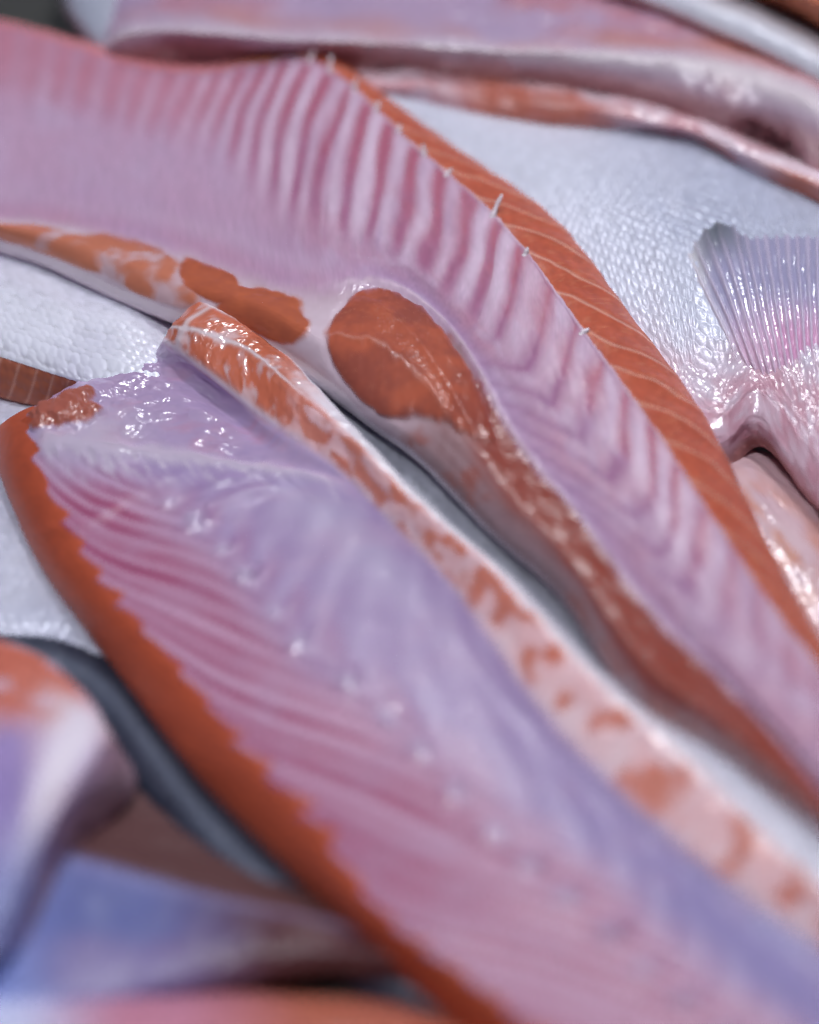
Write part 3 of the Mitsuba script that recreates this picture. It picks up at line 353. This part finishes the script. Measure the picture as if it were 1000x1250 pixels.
        pts = p - d * 1.5 + d * (length + 1.5) * t[:, None] + np.array([1.1, .3, -.5]) * (t ** 2)[:, None] * np.sin(n * 2.1 + .9) + np.array([.25, 0, .15]) * np.sin(t * 7 + n)[:, None] * t[:, None]
        bone(key + '__rib_end', pts, 1.15 * (1 - .5 * t ** 2) * (1 + .15 * np.sin(t * 9 + n)))


def bone(key, pts, rad, bsdf='bone_mat', sides=8):
    t = np.gradient(pts, axis=0)
    t /= np.linalg.norm(t, axis=1, keepdims=True)
    a = np.cross(t, [0.3, .2, .93])
    a /= np.linalg.norm(a, axis=1, keepdims=True)
    b = np.cross(t, a)
    g = np.arange(sides) * 2 * np.pi / sides
    v = pts[:, None] + np.asarray(rad)[:, None, None] * (np.cos(g)[None, :, None] * a[:, None] + np.sin(g)[None, :, None] * b[:, None])
    n = len(pts)
    i, j = np.meshgrid(np.arange(n - 1), np.arange(sides), indexing='ij')
    q = np.stack([i * sides + j, i * sides + (j + 1) % sides, (i + 1) * sides + (j + 1) % sides, (i + 1) * sides + j], -1).reshape(-1, 4)
    f = np.vstack([q[:, [0, 1, 2]], q[:, [0, 2, 3]]])
    v = np.vstack([v.reshape(-1, 3), pts[-1:] + t[-1:] * rad[-1] * .7])
    j = np.arange(sides)
    f = np.vstack([f, np.stack([(n - 1) * sides + j, (n - 1) * sides + (j + 1) % sides, 0 * j + n * sides], 1)])
    k, m = key, 0
    while k in scene:
        m += 1
        k = f'{key}_{m:03d}'
    scene[k] = mikit.ply((v * 1e-3, f), bsdf, smooth=True)


rib_fillet()


# ------------------------------------------------------------------ the belly fillet in front
def belly_fillet():
    key = begin('fish_fillet', 'lilac fillet in front with scalloped orange left edge and thick mottled rim')
    s = Surf('belly_fillet', .5, .5)
    U, V = s.U - 1, s.V
    N = 1.9 * U
    top_v = 3.15 + .55 * sm(5, 9, U)
    wb = .3 * (s.noise(18, 41) - .5)
    ph = N + wb + np.where(V < top_v, -4.4 * (V - 2), -4.4 * (top_v - 2) + 1.25 * (V - top_v))
    x = ph - np.floor(ph)
    top_v = 3.15 + .55 * sm(5, 9, U)
    low = sm(2.0, 2.15, V) * (1 - sm(top_v - .1, top_v + .35, V))
    up = sm(3.15, 3.6, V) * (1 - sm(5.0, 5.8, V))
    on = sm(1.9, 3.2, U)
    saw = (1.9 * U + .9 * (s.noise(22, 42) - .5)) % 1
    tri = 2 + .33 * (np.minimum(saw / .72, (1 - saw) / .28) - .5) * np.clip(2.2 * s.noise(20, 40) - .4, .1, 1.6) + .05 * (s.noise(4, 43) - .5)
    cut = (V > .9) & (V <= tri)
    stripe = .5 + .5 * np.cos(2 * np.pi * x)
    streak = meshkit.fbm(np.stack([ph * 2.6, V * .9, 0 * V + 3.3], -1), 3, 44)
    thin = np.clip(.75 * stripe ** 2 + .45 * sm(.45, .65, streak), 0, 1)
    h = .42 * (thin - .5) * low * on + .16 * (stripe - .5) * up * on
    mid = gauss(V - 3.22 - .1 * (s.noise(15, 45) - .5), .10)
    x2 = (N + wb - .5 + .7 * (s.noise(20, 83) - .5)) % 1
    glint = gauss(V - 3.25 - .5 * (s.noise(16, 98) - .5), .10 + .08 * s.noise(9, 82)) * gauss(x2 - .5, .15) * sm(2.2, 3.0, U)  # bumps added along the midline to catch glints
    h += 2.0 * glint * np.clip(2.6 * s.noise(14, 39) - .5, .1, 1.6) + .4 * mid
    h += 1.2 * (s.noise(35, 46, 2) - .5) + (.10 + .3 * (1 - sm(2, 3.4, U))) * (s.noise(6, 47) - .5) * (V > 2)
    # torn top: hollow under a thin sheet, the ridge of white tissue, lumps of flesh
    hol = sm(2.9, 3.6, V) * (1 - sm(5.4, 6.0, V)) * sm(.05, .4, U) * (1 - sm(1.2, 2.0, U - .45 * (V - 3)))
    h -= 3.5 * hol + 5.0 * gauss(V - 5.6, .45) * gauss(U - 1.0, .6)
    h += 4.5 * hol * (s.noise(10, 48) - .45) + 2.0 * (1 - sm(.3, 1.4, U)) * (s.noise(5, 69) - .5) * (V > 2.2) * (V < 6)
    ur = .85 + (V - 2.3) * .62 + .35 * (s.noise(12, 49) - .5)
    ridge = gauss(U - ur, .20 + .12 * s.noise(8, 87)) * sm(1.9, 2.4, V) * (1 - sm(5.2, 5.9, V))
    under = sm(0, .12, U - ur) * (1 - sm(.25, 1.1, U - ur)) * sm(1.9, 2.4, V) * (1 - sm(5.2, 5.9, V))
    h += 2.4 * ridge + .9 * under * (s.noise(3.2, 50, 2, 3, .7) - .4)
    lump = gauss(U - .3 - .1 * (s.noise(5, 52) - .5), .42) * gauss(V - 2.75, .62)
    lump = np.maximum(lump, .9 * gauss(U - .25, .3) * gauss(V - 2.3, .45))
    lump = np.clip(lump * 1.7 - .42 + 1.3 * (s.noise(6, 51) - .5), 0, 1)
    h += 4.5 * lump + lump * 1.2 * (s.noise(3, 53) - .5)
    rim = sm(5.9, 6.4, V) * (1 - sm(7.8, 8.3, V))
    tip = 1 - sm(.6, 1.9, U)
    h += rim * (2.0 * (s.noise(9, 54) - .4) + .8 * (s.noise(3.5, 55) - .5)) + 1.8 * rim * tip * (s.noise(6, 56) - .3)
    curl = gauss(U - 3.0, .14) * gauss(V - 3.9, .7) + gauss(U - 2.65, .1) * gauss(V - 4.1, .35) + .8 * gauss(U - 2.2, .12) * gauss(V - 2.4, .7)
    h += 1.6 * curl
    hs, _ = scale_field(s, seed=19, lift=.34)
    h += hs * sm(8.1, 8.3, V)
    s.push(h)
    # colours
    c_low = mixc((.41, .095, .19), (.66, .43, .55), thin)
    c_low = mixc(c_low, (.56, .42, .56), sm(top_v - .5, top_v, V) * .6)
    c_up = mixc((.36, .26, .46), (.48, .40, .58), np.clip(.25 + stripe * .4 + .7 * (s.noise(9, 57) - .5), 0, 1))
    c_up = mixc(c_up, (.42, .22, .38), np.clip(gauss(V - 3.5, .22) * (1 - stripe), 0, 1) * .6 * on)
    c_up = mixc(c_up, (.30, .29, .53), sm(6, 10.5, U) * .85)
    c_up = mixc(c_up, (.52, .50, .64), gauss(U - 4.0, 1.5) * gauss(V - 5, .7) * .7)  # broad whitish sheen painted into the membrane colour
    col = mixc(c_low, c_up, sm(top_v - .3, top_v + .45, V + .5 * (s.noise(16, 99) - .5)))
    col = mixc(col, (.56, .40, .54), np.clip((s.noise(15, 88) - .5) * 3, 0, 1) * .45)
    col = mixc(col, (.60, .54, .68), np.clip(mid * gauss(x2 - .5, .25) * .8, 0, 1) * sm(2, 3, U))  # pale glints painted at the midline bumps
    top = 1 - sm(0, .5, U - ur)
    c_top = mixc((.42, .35, .55), (.58, .46, .60), s.noise(7, 58))
    c_top = mixc(c_top, (.58, .28, .38), np.clip((s.noise(9, 59) - .5) * 3, 0, 1) * .7)
    col = mixc(col, c_top, top)
    col = mixc(col, (.40, .33, .56), under * .5)
    wht = np.clip(ridge * 1.1 + under * np.clip((s.noise(2.6, 60, 2, 3, .6) - .5) * 3.5, 0, 1), 0, 1)
    wht = np.maximum(wht, gauss(U - 1.0, .55) * gauss(V - 2.9, .8) * (.4 + .9 * s.noise(6, 86)))
    col = mixc(col, (.66, .63, .70), wht * .85)
    col = mixc(col, (.46, .14, .085), sm(.12, .4, lump))
    n1 = s.noise(5.5, 61, 2, 1.3, .9)
    spots = np.clip((n1 - .47) * 8, 0, 1) * np.clip(1.8 * gauss(V - 6.62, .40), 0, 1)
    c_rim = mixc((.84, .68, .72), (.80, .48, .49), np.clip(s.noise(7, 62) * gauss(V - 6.65, .5) * 1.9, 0, 1))
    c_rim = mixc(c_rim, mixc((.60, .125, .06), (.62, .22, .15), s.noise(6, 92)), np.clip(spots + .9 * sm(.3, .6, s.noise(10, 66)) * (1 - sm(2.2, 4.2, U)) * gauss(V - 6.8, .6), 0, 1) * .9)
    tipc = mixc((.56, .16, .095), (.50, .13, .07), sm(.4, .6, s.noise(9, 63)))
    tipc = mixc(tipc, (.54, .135, .07), (V < 6.75) * 1.0)
    seam = gauss(V - 6.72 - .2 * U + .1 * (s.noise(5, 70) - .5), .06) + gauss(V - 6.15, .10) + .8 * gauss(U - .02, .06)
    tipc = mixc(tipc, (.68, .56, .58), np.clip(seam, 0, 1))
    tipc = mixc(tipc, (.68, .56, .60), np.clip((s.noise(5, 64) - .56) * 6, 0, 1) * .6)
    c_rim = mixc(c_rim, tipc, 1 - sm(1.5, 2.3, U))
    c_rim = mixc(c_rim, (.74, .68, .74), sm(7.0, 7.4, V + .3 * (s.noise(6, 97) - .5)) * sm(1.2, 2.6, U))
    c_rim = mixc(c_rim, (.70, .66, .72), sm(7.7, 7.95, V))
    col = mixc(col, c_rim, sm(5.95, 6.3, V + .12 * (s.noise(6, 65) - .5)))
    c_cut = mixc((.46, .085, .035), (.36, .065, .032), s.noise(10, 67)) * (.9 + .2 * s.noise(2.5, 91, 3))[..., None]
    c_cut = mixc(c_cut, (.52, .22, .14), (1 - sm(.9, 1.1, V)) * .6)
    col = col * np.array([.74, .66, .73]) * (1 - rim[..., None]) + col * rim[..., None] * .92
    s.C = mixc(col, c_cut, 1 - sm(-.03, .03, V - tri))
    skin = mixc((.70, .70, .79), (.60, .61, .70), s.noise(6, 68)) * (.50 + .56 * sm(-.12, .4, hs))[..., None]
    skin = skin * mixc((.46, .47, .50), (1, 1, 1), sm(5.6, 7.4, U))
    s.C = np.where((V > 8.1)[..., None], skin, s.C)
    s.emit_ids(key + '__cut_flesh_flake', cut, np.floor(1.9 * U).astype(int), 'flesh_mat')
    sheet = (V > tri) & (V <= 6.0)
    bands = sheet & (V < 3.2) & (U > 2.4)
    pl = (V > tri) & (V <= 6.0) & (glint > .30)
    s.emit(key + '__glint_bump', pl, 'gloss_mat')
    sheet = sheet & ~pl
    bands = bands & ~pl
    s.emit_ids(key + '__muscle_band', bands, np.floor(ph + 60).astype(int), 'membrane_mat')
    lp = sheet & (lump > .25)
    s.emit(key + '__flesh_lump', lp, 'gloss_mat')
    s.emit(key + '__white_tissue', sheet & ~bands & ~lp & (ridge > .4), 'gloss_mat')
    rest = sheet & ~bands & ~lp & ~(ridge > .4)
    s.emit(key + '__torn_sheet', rest & (U < ur), 'gloss_mat')
    s.emit(key + '__membrane', rest & (U >= ur), 'membrane_mat')
    rm = (V > 6.0) & (V <= 8.1)
    s.emit(key + '__belly_rim', rm, 'gloss_mat')
    s.emit(key + '__skin', (V > 8.1) | (V <= .9), 'skin_mat')
    s.underside(key + '__underside', 'skin_mat', WHITE_SKIN)


belly_fillet()


# ------------------------------------------------------------------ fillets lying skin side up
def skin_fillet(net, label, colour, grey, seed, scaled=True, du=.5, pink=None, after=None, lift=.22):
    key = begin('fish_fillet', label)
    s = Surf(net, du, du)
    if scaled:
        h, who = scale_field(s, seed=seed, lift=lift)
        amp = 1.0 if after is None else after(s, 'amp')
        s.push(1.0 * (s.noise(40, seed + 1, 2) - .5) + amp * h)
    else:
        who = None
        s.push(1.0 * (s.noise(30, seed + 1, 2) - .5))
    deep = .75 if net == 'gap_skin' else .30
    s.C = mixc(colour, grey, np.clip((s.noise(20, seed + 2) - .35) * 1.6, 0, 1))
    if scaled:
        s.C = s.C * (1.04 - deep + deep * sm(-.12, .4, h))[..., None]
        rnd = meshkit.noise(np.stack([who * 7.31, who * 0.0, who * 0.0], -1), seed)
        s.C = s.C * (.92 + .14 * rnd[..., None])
    return key, s, who


# right, with the fin
key_f = begin('fish_fillet', 'white scaly skin side fillet at the right with a fin and torn edge')


def right_skin():
    s = Surf('right_skin', .45, .45)
    U, V = s.U, s.V
    torn = sm(3.3, 4.3, U) * sm(2.35, 3.05, V + .5 * (s.noise(14, 71) - .5) + .12 * (U - 5))
    h0, who = scale_field(s, seed=7)
    h = h0
    soft = 1 - torn
    h = 1.2 * (s.noise(40, 72, 2) - .5) + h * soft + torn * (1.5 * (s.noise(9, 73) - .5) + .8 * (s.noise(2.5, 74) - .5))
    groove = gauss(U - 4.72 - .35 * (V - 3.5) - .1 * (s.noise(6, 75) - .5), .07) * sm(3.1, 3.6, V)
    h -= 4.0 * groove * sm(3.4, 4.0, V)
    h += np.where((V > 3.4) & (V < 5), 2.2 * gauss(U - 4.25, .45) * gauss(V - 3.8, .45), 0)
    h += np.where(V > 3.6, 1.4 * (s.noise(6, 76, 3) - .5), 0)
    s.push(h)
    c = mixc(WHITE_SKIN, (.47, .49, .60), np.clip(sm(2.6, 6, U) * (1 - sm(1.8, 2.8, V)) * 1.1 * (.5 + s.noise(12, 77)), 0, 1))
    rnd = meshkit.noise(np.stack([who * 7.31, who * 0.0, who * 0.0], -1), 3)
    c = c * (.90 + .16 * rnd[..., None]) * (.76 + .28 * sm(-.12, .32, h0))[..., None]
    c = mixc(c, mixc((.66, .47, .54), (.56, .27, .33), sm(.3, .65, s.noise(8, 78))), torn * .92)
    c = mixc(c, (.58, .26, .26), gauss(U - 4.75 - .3 * (V - 3.5), .22) * gauss(V - 3.3, .55) * .8)
    c = mixc(c, (.42, .16, .22), np.clip(groove, 0, 1) * .6)
    c = mixc(c, (.70, .60, .66), np.clip((s.noise(4, 79) - .55) * 5, 0, 1) * torn * .5)
    c = c * np.array([.88, .89, .91])
    side = sm(4.15, 4.6, V)
    c = mixc(c, mixc((.34, .13, .12), (.46, .24, .24), s.noise(6, 80)), side)
    s.C = c
    area = (V > .8) & (V <= 4.3)
    sc = area & (torn < .5)
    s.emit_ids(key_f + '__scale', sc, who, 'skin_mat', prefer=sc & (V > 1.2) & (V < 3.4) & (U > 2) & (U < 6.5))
    s.emit(key_f + '__torn_flesh', area & ~sc, 'gloss_mat')
    s.emit(key_f + '__flesh_side', (V > 4.3), 'flesh_mat')
    s.emit(key_f + '__skin_edge', (V <= .8), 'skin_mat')
    s.underside(key_f + '__underside', 'skin_mat', (.4, .3, .32))


right_skin()


def fin():
    s = Surf('fin', .28, .35)
    U, V = s.U, s.V                                    # U over the rays, V from base to tip
    ph = 1.45 * U + .22 * (s.noise(10, 81, 2, 1, 3) - .5) + .04 * (V - 2) * np.sin(U * 5)
    x = np.abs(ph - np.floor(ph) - .5) * 2            # 1 at the ray, 0 between
    ray = sm(.35, .95, x)
    split = gauss(np.abs(x - .75), .12) * sm(2.2, 3.2, V)
    h = 1.15 * ray * (1 - .35 * sm(2.5, 4, V)) - .25 * split
    h += .55 * (s.noise(2.2, 82, 2, .5, 2) - .5) * ray + 1.4 * (s.noise(12, 83, 2) - .5)
    h *= sm(0, .4, V)
    tipd = np.gradient(s.P, axis=1)
    tipd /= np.linalg.norm(tipd, axis=2, keepdims=True)
    rag = 3.2 * (meshkit.noise(np.stack([ph * 2.1, 0 * U, 0 * U + 5.5], -1), 84) - .6) + 1.6 * (ray - .5)
    s.P = s.P + tipd * (rag * sm(3.2, 4.0, V))[..., None]
    s.normals()
    s.push(h)
    c = mixc((.60, .40, .52), (.30, .28, .42), sm(.8, 2.6, V))
    c = mixc(c, (.52, .24, .40), gauss(V - 1.2, .7) * (1 - ray) * .9 * sm(3, 6, U))
    dark = gauss(U - 2.6, 1.3) * sm(2.9, 3.9, V)
    c = mixc(c, (.13, .14, .17), np.clip(dark * 1.0, 0, 1))
    c = mixc(c, (.50, .50, .48), gauss(U - .6, .9) * sm(2.6, 3.8, V) * .8)
    c = mixc(c, (.62, .54, .66), ray * .5 * (1 - dark))
    c = mixc(c, (.68, .52, .60), 1 - sm(.1, .6, V))
    s.C = c
    k = key_f + '__fin'
    c2 = mixc((.66, .62, .68), (.62, .50, .56), 1 - sm(.5, 2, V))
    s.C = mixc(c, c2, gauss(U, .9))
    isray = x > .55
    s.emit(k, ~isray, 'gloss_mat')
    s.emit_ids(k + '__fin_ray', isray, np.floor(ph + .5).astype(int) + 5, 'gloss_mat')
    # thickness: the lower face
    q = s.P - s.N * np.array([.8])
    s2 = s
    s2.P = s.P - s.N * .9
    s2.sign = -s.sign
    s2.normals()
    s2.emit(k + '__fin_back', np.ones_like(U, bool), 'gloss_mat')
    labels[k] = {'label': 'pale lilac fin with glossy rays and a dark grey tip'}


fin()

# left, skin up with a brown orange cut edge
key, s, who = skin_fillet('left_skin', 'white scaly skin side fillet at the left edge with brown orange cut edge', (.70, .70, .78), (.60, .59, .69), 11)
cutm = s.V > 4
ln = gauss((s.U * 3.1 + .5 * s.V) % 1 - .5, .08)
s.C = np.where(cutm[..., None], mixc(mixc((.30, .085, .055), (.36, .11, .06), s.noise(8, 90)), (.52, .28, .22), ln * .6), s.C)
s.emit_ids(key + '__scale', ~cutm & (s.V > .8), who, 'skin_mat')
s.emit_ids(key + '__cut_flesh_flake', cutm, np.floor(s.U * 3.1 + .5 * s.V).astype(int), 'flesh_mat')
s.emit(key + '__skin_edge', s.V <= .8, 'skin_mat')
s.underside(key + '__underside', 'skin_mat', WHITE_SKIN)

# the low one at the left
key, s, who = skin_fillet('low_skin', 'low pale grey skinned fillet left of the orange edge of the front fillet', (.56, .56, .66), (.44, .45, .56), 12)
s.emit_ids(key + '__scale', s.V > .5, who, 'skin_mat', most=200)
s.emit(key + '__skin_edge', s.V <= .5, 'skin_mat')
s.underside(key + '__underside', 'skin_mat', WHITE_SKIN)

# between the two large ones
key, s, who = skin_fillet('gap_skin', 'silver grey scaly fillet showing as a strip between the two large fillets', (.34, .345, .39), (.19, .195, .23), 13, lift=.5)
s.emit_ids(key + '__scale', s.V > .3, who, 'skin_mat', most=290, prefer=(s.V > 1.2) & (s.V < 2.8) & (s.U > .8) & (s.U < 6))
s.emit(key + '__skin_edge', s.V <= .3, 'skin_mat')
s.underside(key + '__underside', 'skin_mat', (.3, .3, .36))

# strip under the foreground fillet, gap shade painted into its dark colour
key, s, who = skin_fillet('gap_shade_skin', 'grey skinned fillet in the gap at the lower left, painted dark as shade', (.020, .025, .045), (.055, .065, .10), 14, du=.8)
s.C = mixc(s.C, (.30, .33, .42), gauss(s.V - 2.25, .35) * (.1 + .8 * s.noise(9, 141, 3, 3, 1)) * .6)  # pale highlight streak painted along the crest
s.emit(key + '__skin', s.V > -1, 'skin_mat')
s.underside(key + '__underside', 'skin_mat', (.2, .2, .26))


# ------------------------------------------------------------------ the others around
def plain(net, label, paint, parts, seed, du=.9, bump=1.0, under=WHITE_SKIN, carve=None):
    key = begin('fish_fillet', label)
    s = Surf(net, du, du)
    s.push(1.4 * bump * (s.noise(16, seed, 3) - .5) + .5 * bump * (s.noise(5, seed + 1, 2) - .5) + 1.1 * bump * (s.noise(8, seed + 2, 2, 4, 1) - .5))
    if carve:
        s.push(carve(s))
    s.C = paint(s)
    done = np.zeros_like(s.U, bool)
    for name, mask, mat in parts(s):
        s.emit(f'{key}__{name}', mask & ~done, mat)
        done |= mask
    s.underside(key + '__underside', 'skin_mat', under)


def paint_back(s):
    n = s.noise(14, 101)
    c = mixc((.54, .27, .30), (.68, .54, .60), sm(.35, .6, n))
    o = 1.25 * sm(2.0, 2.7, s.V + .8 * (s.noise(14, 102) - .5)) * gauss(s.U - 4.2, 1.5) * np.clip(.3 + 1.3 * s.noise(11, 104), 0, 1)
    o = np.maximum(o, gauss(s.U - 3.2, .7) * sm(1, 1.8, s.V))
    o = np.maximum(o, gauss(s.U - 7.3, .35) * sm(2.6, 3.2, s.V) * .7)
    o = np.maximum(o, gauss(s.U - 9.3, .8) * sm(2.0, 2.8, s.V))
    return mixc(c, (.42, .10, .05), np.clip(o, 0, 1) * .9)


plain('back_fillet', 'pale pink fillet with orange strip behind the white scaly skin at right', paint_back,
      lambda s: [('skin', s.V > 4.4, 'skin_mat'), ('cut_flesh', s.V > 2.9, 'flesh_mat'), ('membrane', s.V > -1, 'gloss_mat')], 100, bump=1.8)


def paint_top(s):
    c = mixc((.50, .34, .48), (.40, .30, .46), s.noise(25, 111))
    c = mixc(c, (.52, .20, .16), gauss(s.V - 2.25, .28) * np.clip((s.noise(40, 112) - .38) * 4, 0, 1) * .8)
    c = mixc(c, (.50, .18, .14), sm(7.6, 9, s.U) * gauss(s.V - 2.2, .4) * .9)
    c = mixc(c, (.50, .17, .19), np.clip((s.noise(16, 114, 3, 2, 1) - .5) * 4, 0, 1) * .7)
    c = mixc(c, (.70, .60, .64), gauss(s.V - 3.05, .5))
    side = mixc((.52, .28, .29), (.36, .15, .16), sm(.35, .65, s.noise(14, 113, 3, 2.5, 1)))
    side = mixc(side, (.60, .42, .46), sm(7, 10, s.U) * .5)
    side = mixc(side, (.16, .05, .06), np.clip(1.4 * gauss(s.U - 9.75, .6) * gauss(s.V - 4.7, .85), 0, 1))  # gap shade painted dark into the carved hollow
    return mixc(c, side, sm(3.3, 4.0, s.V)) * .85


plain('top_fillet', 'long blurred fillet along the top with white rim above pink flesh', paint_top,
      lambda s: [('skin', s.V > 5.2, 'skin_mat'), ('flesh_side', s.V > 3.6, 'membrane_mat'), ('rim', s.V > 2.6, 'membrane_mat'), ('membrane', s.V > -1, 'membrane_mat')], 110, bump=2.6, carve=lambda s: -26 * gauss(s.U - 9.75 + .5 * (s.noise(9, 115) - .5), .6) * gauss(s.V - 4.8, .75) + 6 * gauss(s.U - 10.6, .4) * gauss(s.V - 4.4, .8))


def paint_farskin(s):
    c = mixc((.68, .68, .74), (.60, .60, .68), s.noise(20, 121))
    return mixc(c, (.55, .25, .22), sm(2.8, 3.2, s.V))


plain('far_skin', 'white skinned fillet at the top right corner behind the pink one', paint_farskin, lambda s: [('cut_flesh', s.V > 2.9, 'flesh_mat'), ('skin', s.V > -1, 'skin_mat')], 120)
plain('far_fillet', 'orange fillet cut off by the top right corner', lambda s: mixc((.46, .14, .06), (.40, .12, .07), s.noise(15, 131)), lambda s: [('cut_flesh', s.V > -1, 'flesh_mat')], 130)
plain('grey_skin', 'blurred grey blue skin of a fish at the top left corner', lambda s: mixc((.36, .38, .46), (.56, .55, .62), sm(1.5, 3.5, s.U)), lambda s: [('skin', s.V > -1, 'skin_mat')], 140)


def paint_scrap(s):
    c = mixc((.58, .42, .44), (.50, .34, .38), s.noise(9, 151))
    c = mixc(c, (.50, .18, .09), np.clip((s.noise(14, 152) - .40) * 4, 0, 1) * gauss(s.V - 2.6, .7))
    return mixc(c, (.70, .64, .70), sm(3.4, 4.0, s.V))


plain('flesh_scrap', 'pale pink and orange flesh under the torn edge of the right fillet', paint_scrap, lambda s: [('skin', s.V > 3.5, 'skin_mat'), ('flesh', s.V > -1, 'gloss_mat')], 150)


def paint_near(s):
    c = mixc((.30, .22, .46), (.50, .32, .46), sm(.3, .7, s.noise(10, 161, 3, 2.5, 1)))
    c = mixc(c, (.66, .46, .50), (1 - sm(1.2, 2.2, s.U)) * .7)
    c = mixc(c, (.50, .13, .085), np.clip((s.noise(9, 162) - .36) * 6, 0, 1) * (1 - sm(1.3, 2.1, s.U)) * (1 - sm(4.2, 4.8, s.V)))
    c = mixc(c, (.70, .62, .70), gauss(s.V - 4.55, .6) * sm(.6, 1.2, s.U))
    c = mixc(c, (.26, .28, .52), sm(3, 5, s.U))
    return mixc(c, (.34, .22, .28), sm(5.1, 5.6, s.V))


plain('near_fillet', 'blurred fillet with orange spots and pale rounded rim at lower left edge', paint_near,
      lambda s: [('flesh_side', s.V > 5.1, 'flesh_mat'), ('rim', s.V > 4.0, 'flesh_mat'), ('membrane', s.V > -1, 'flesh_mat')], 160, bump=1.6)


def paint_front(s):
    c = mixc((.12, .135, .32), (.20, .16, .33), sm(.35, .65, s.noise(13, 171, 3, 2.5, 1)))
    c = mixc(c, (.17, .22, .50), 1 - sm(.8, 2.6, s.U))  # blue haze put into the colour at the left end
    c = mixc(c, (.09, .03, .035), sm(3.2, 5.0, s.U + .5 * (s.noise(16, 172) - .5)))  # brown flesh towards the gap, its shade painted into the colour
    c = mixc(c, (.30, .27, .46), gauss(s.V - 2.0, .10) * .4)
    return mixc(c, (.10, .045, .045), (1 - sm(1.75, 1.98, s.V)))  # back slope darkened in colour for the shade of the gap


plain('front_fillet', 'blurred blue violet fillet in the lower left corner, brown flesh painted dark as shade', paint_front, lambda s: [('flesh_back', s.V < 1.95, 'flesh_mat'), ('membrane', s.V > -1, 'flesh_mat')], 170, bump=1.6)


def paint_edge(s):
    c = mixc((.50, .20, .28), (.42, .12, .075), sm(3.2, 5.0, s.U + .6 * (s.noise(18, 181) - .5)))
    return mixc(c, (.54, .56, .76), 1 - sm(1.2, 2.8, s.U))


plain('front_edge_fillet', 'pink and orange fillet edge along the bottom, pale blue at its left end', paint_edge, lambda s: [('membrane', s.V > -1, 'gloss_mat')], 180)
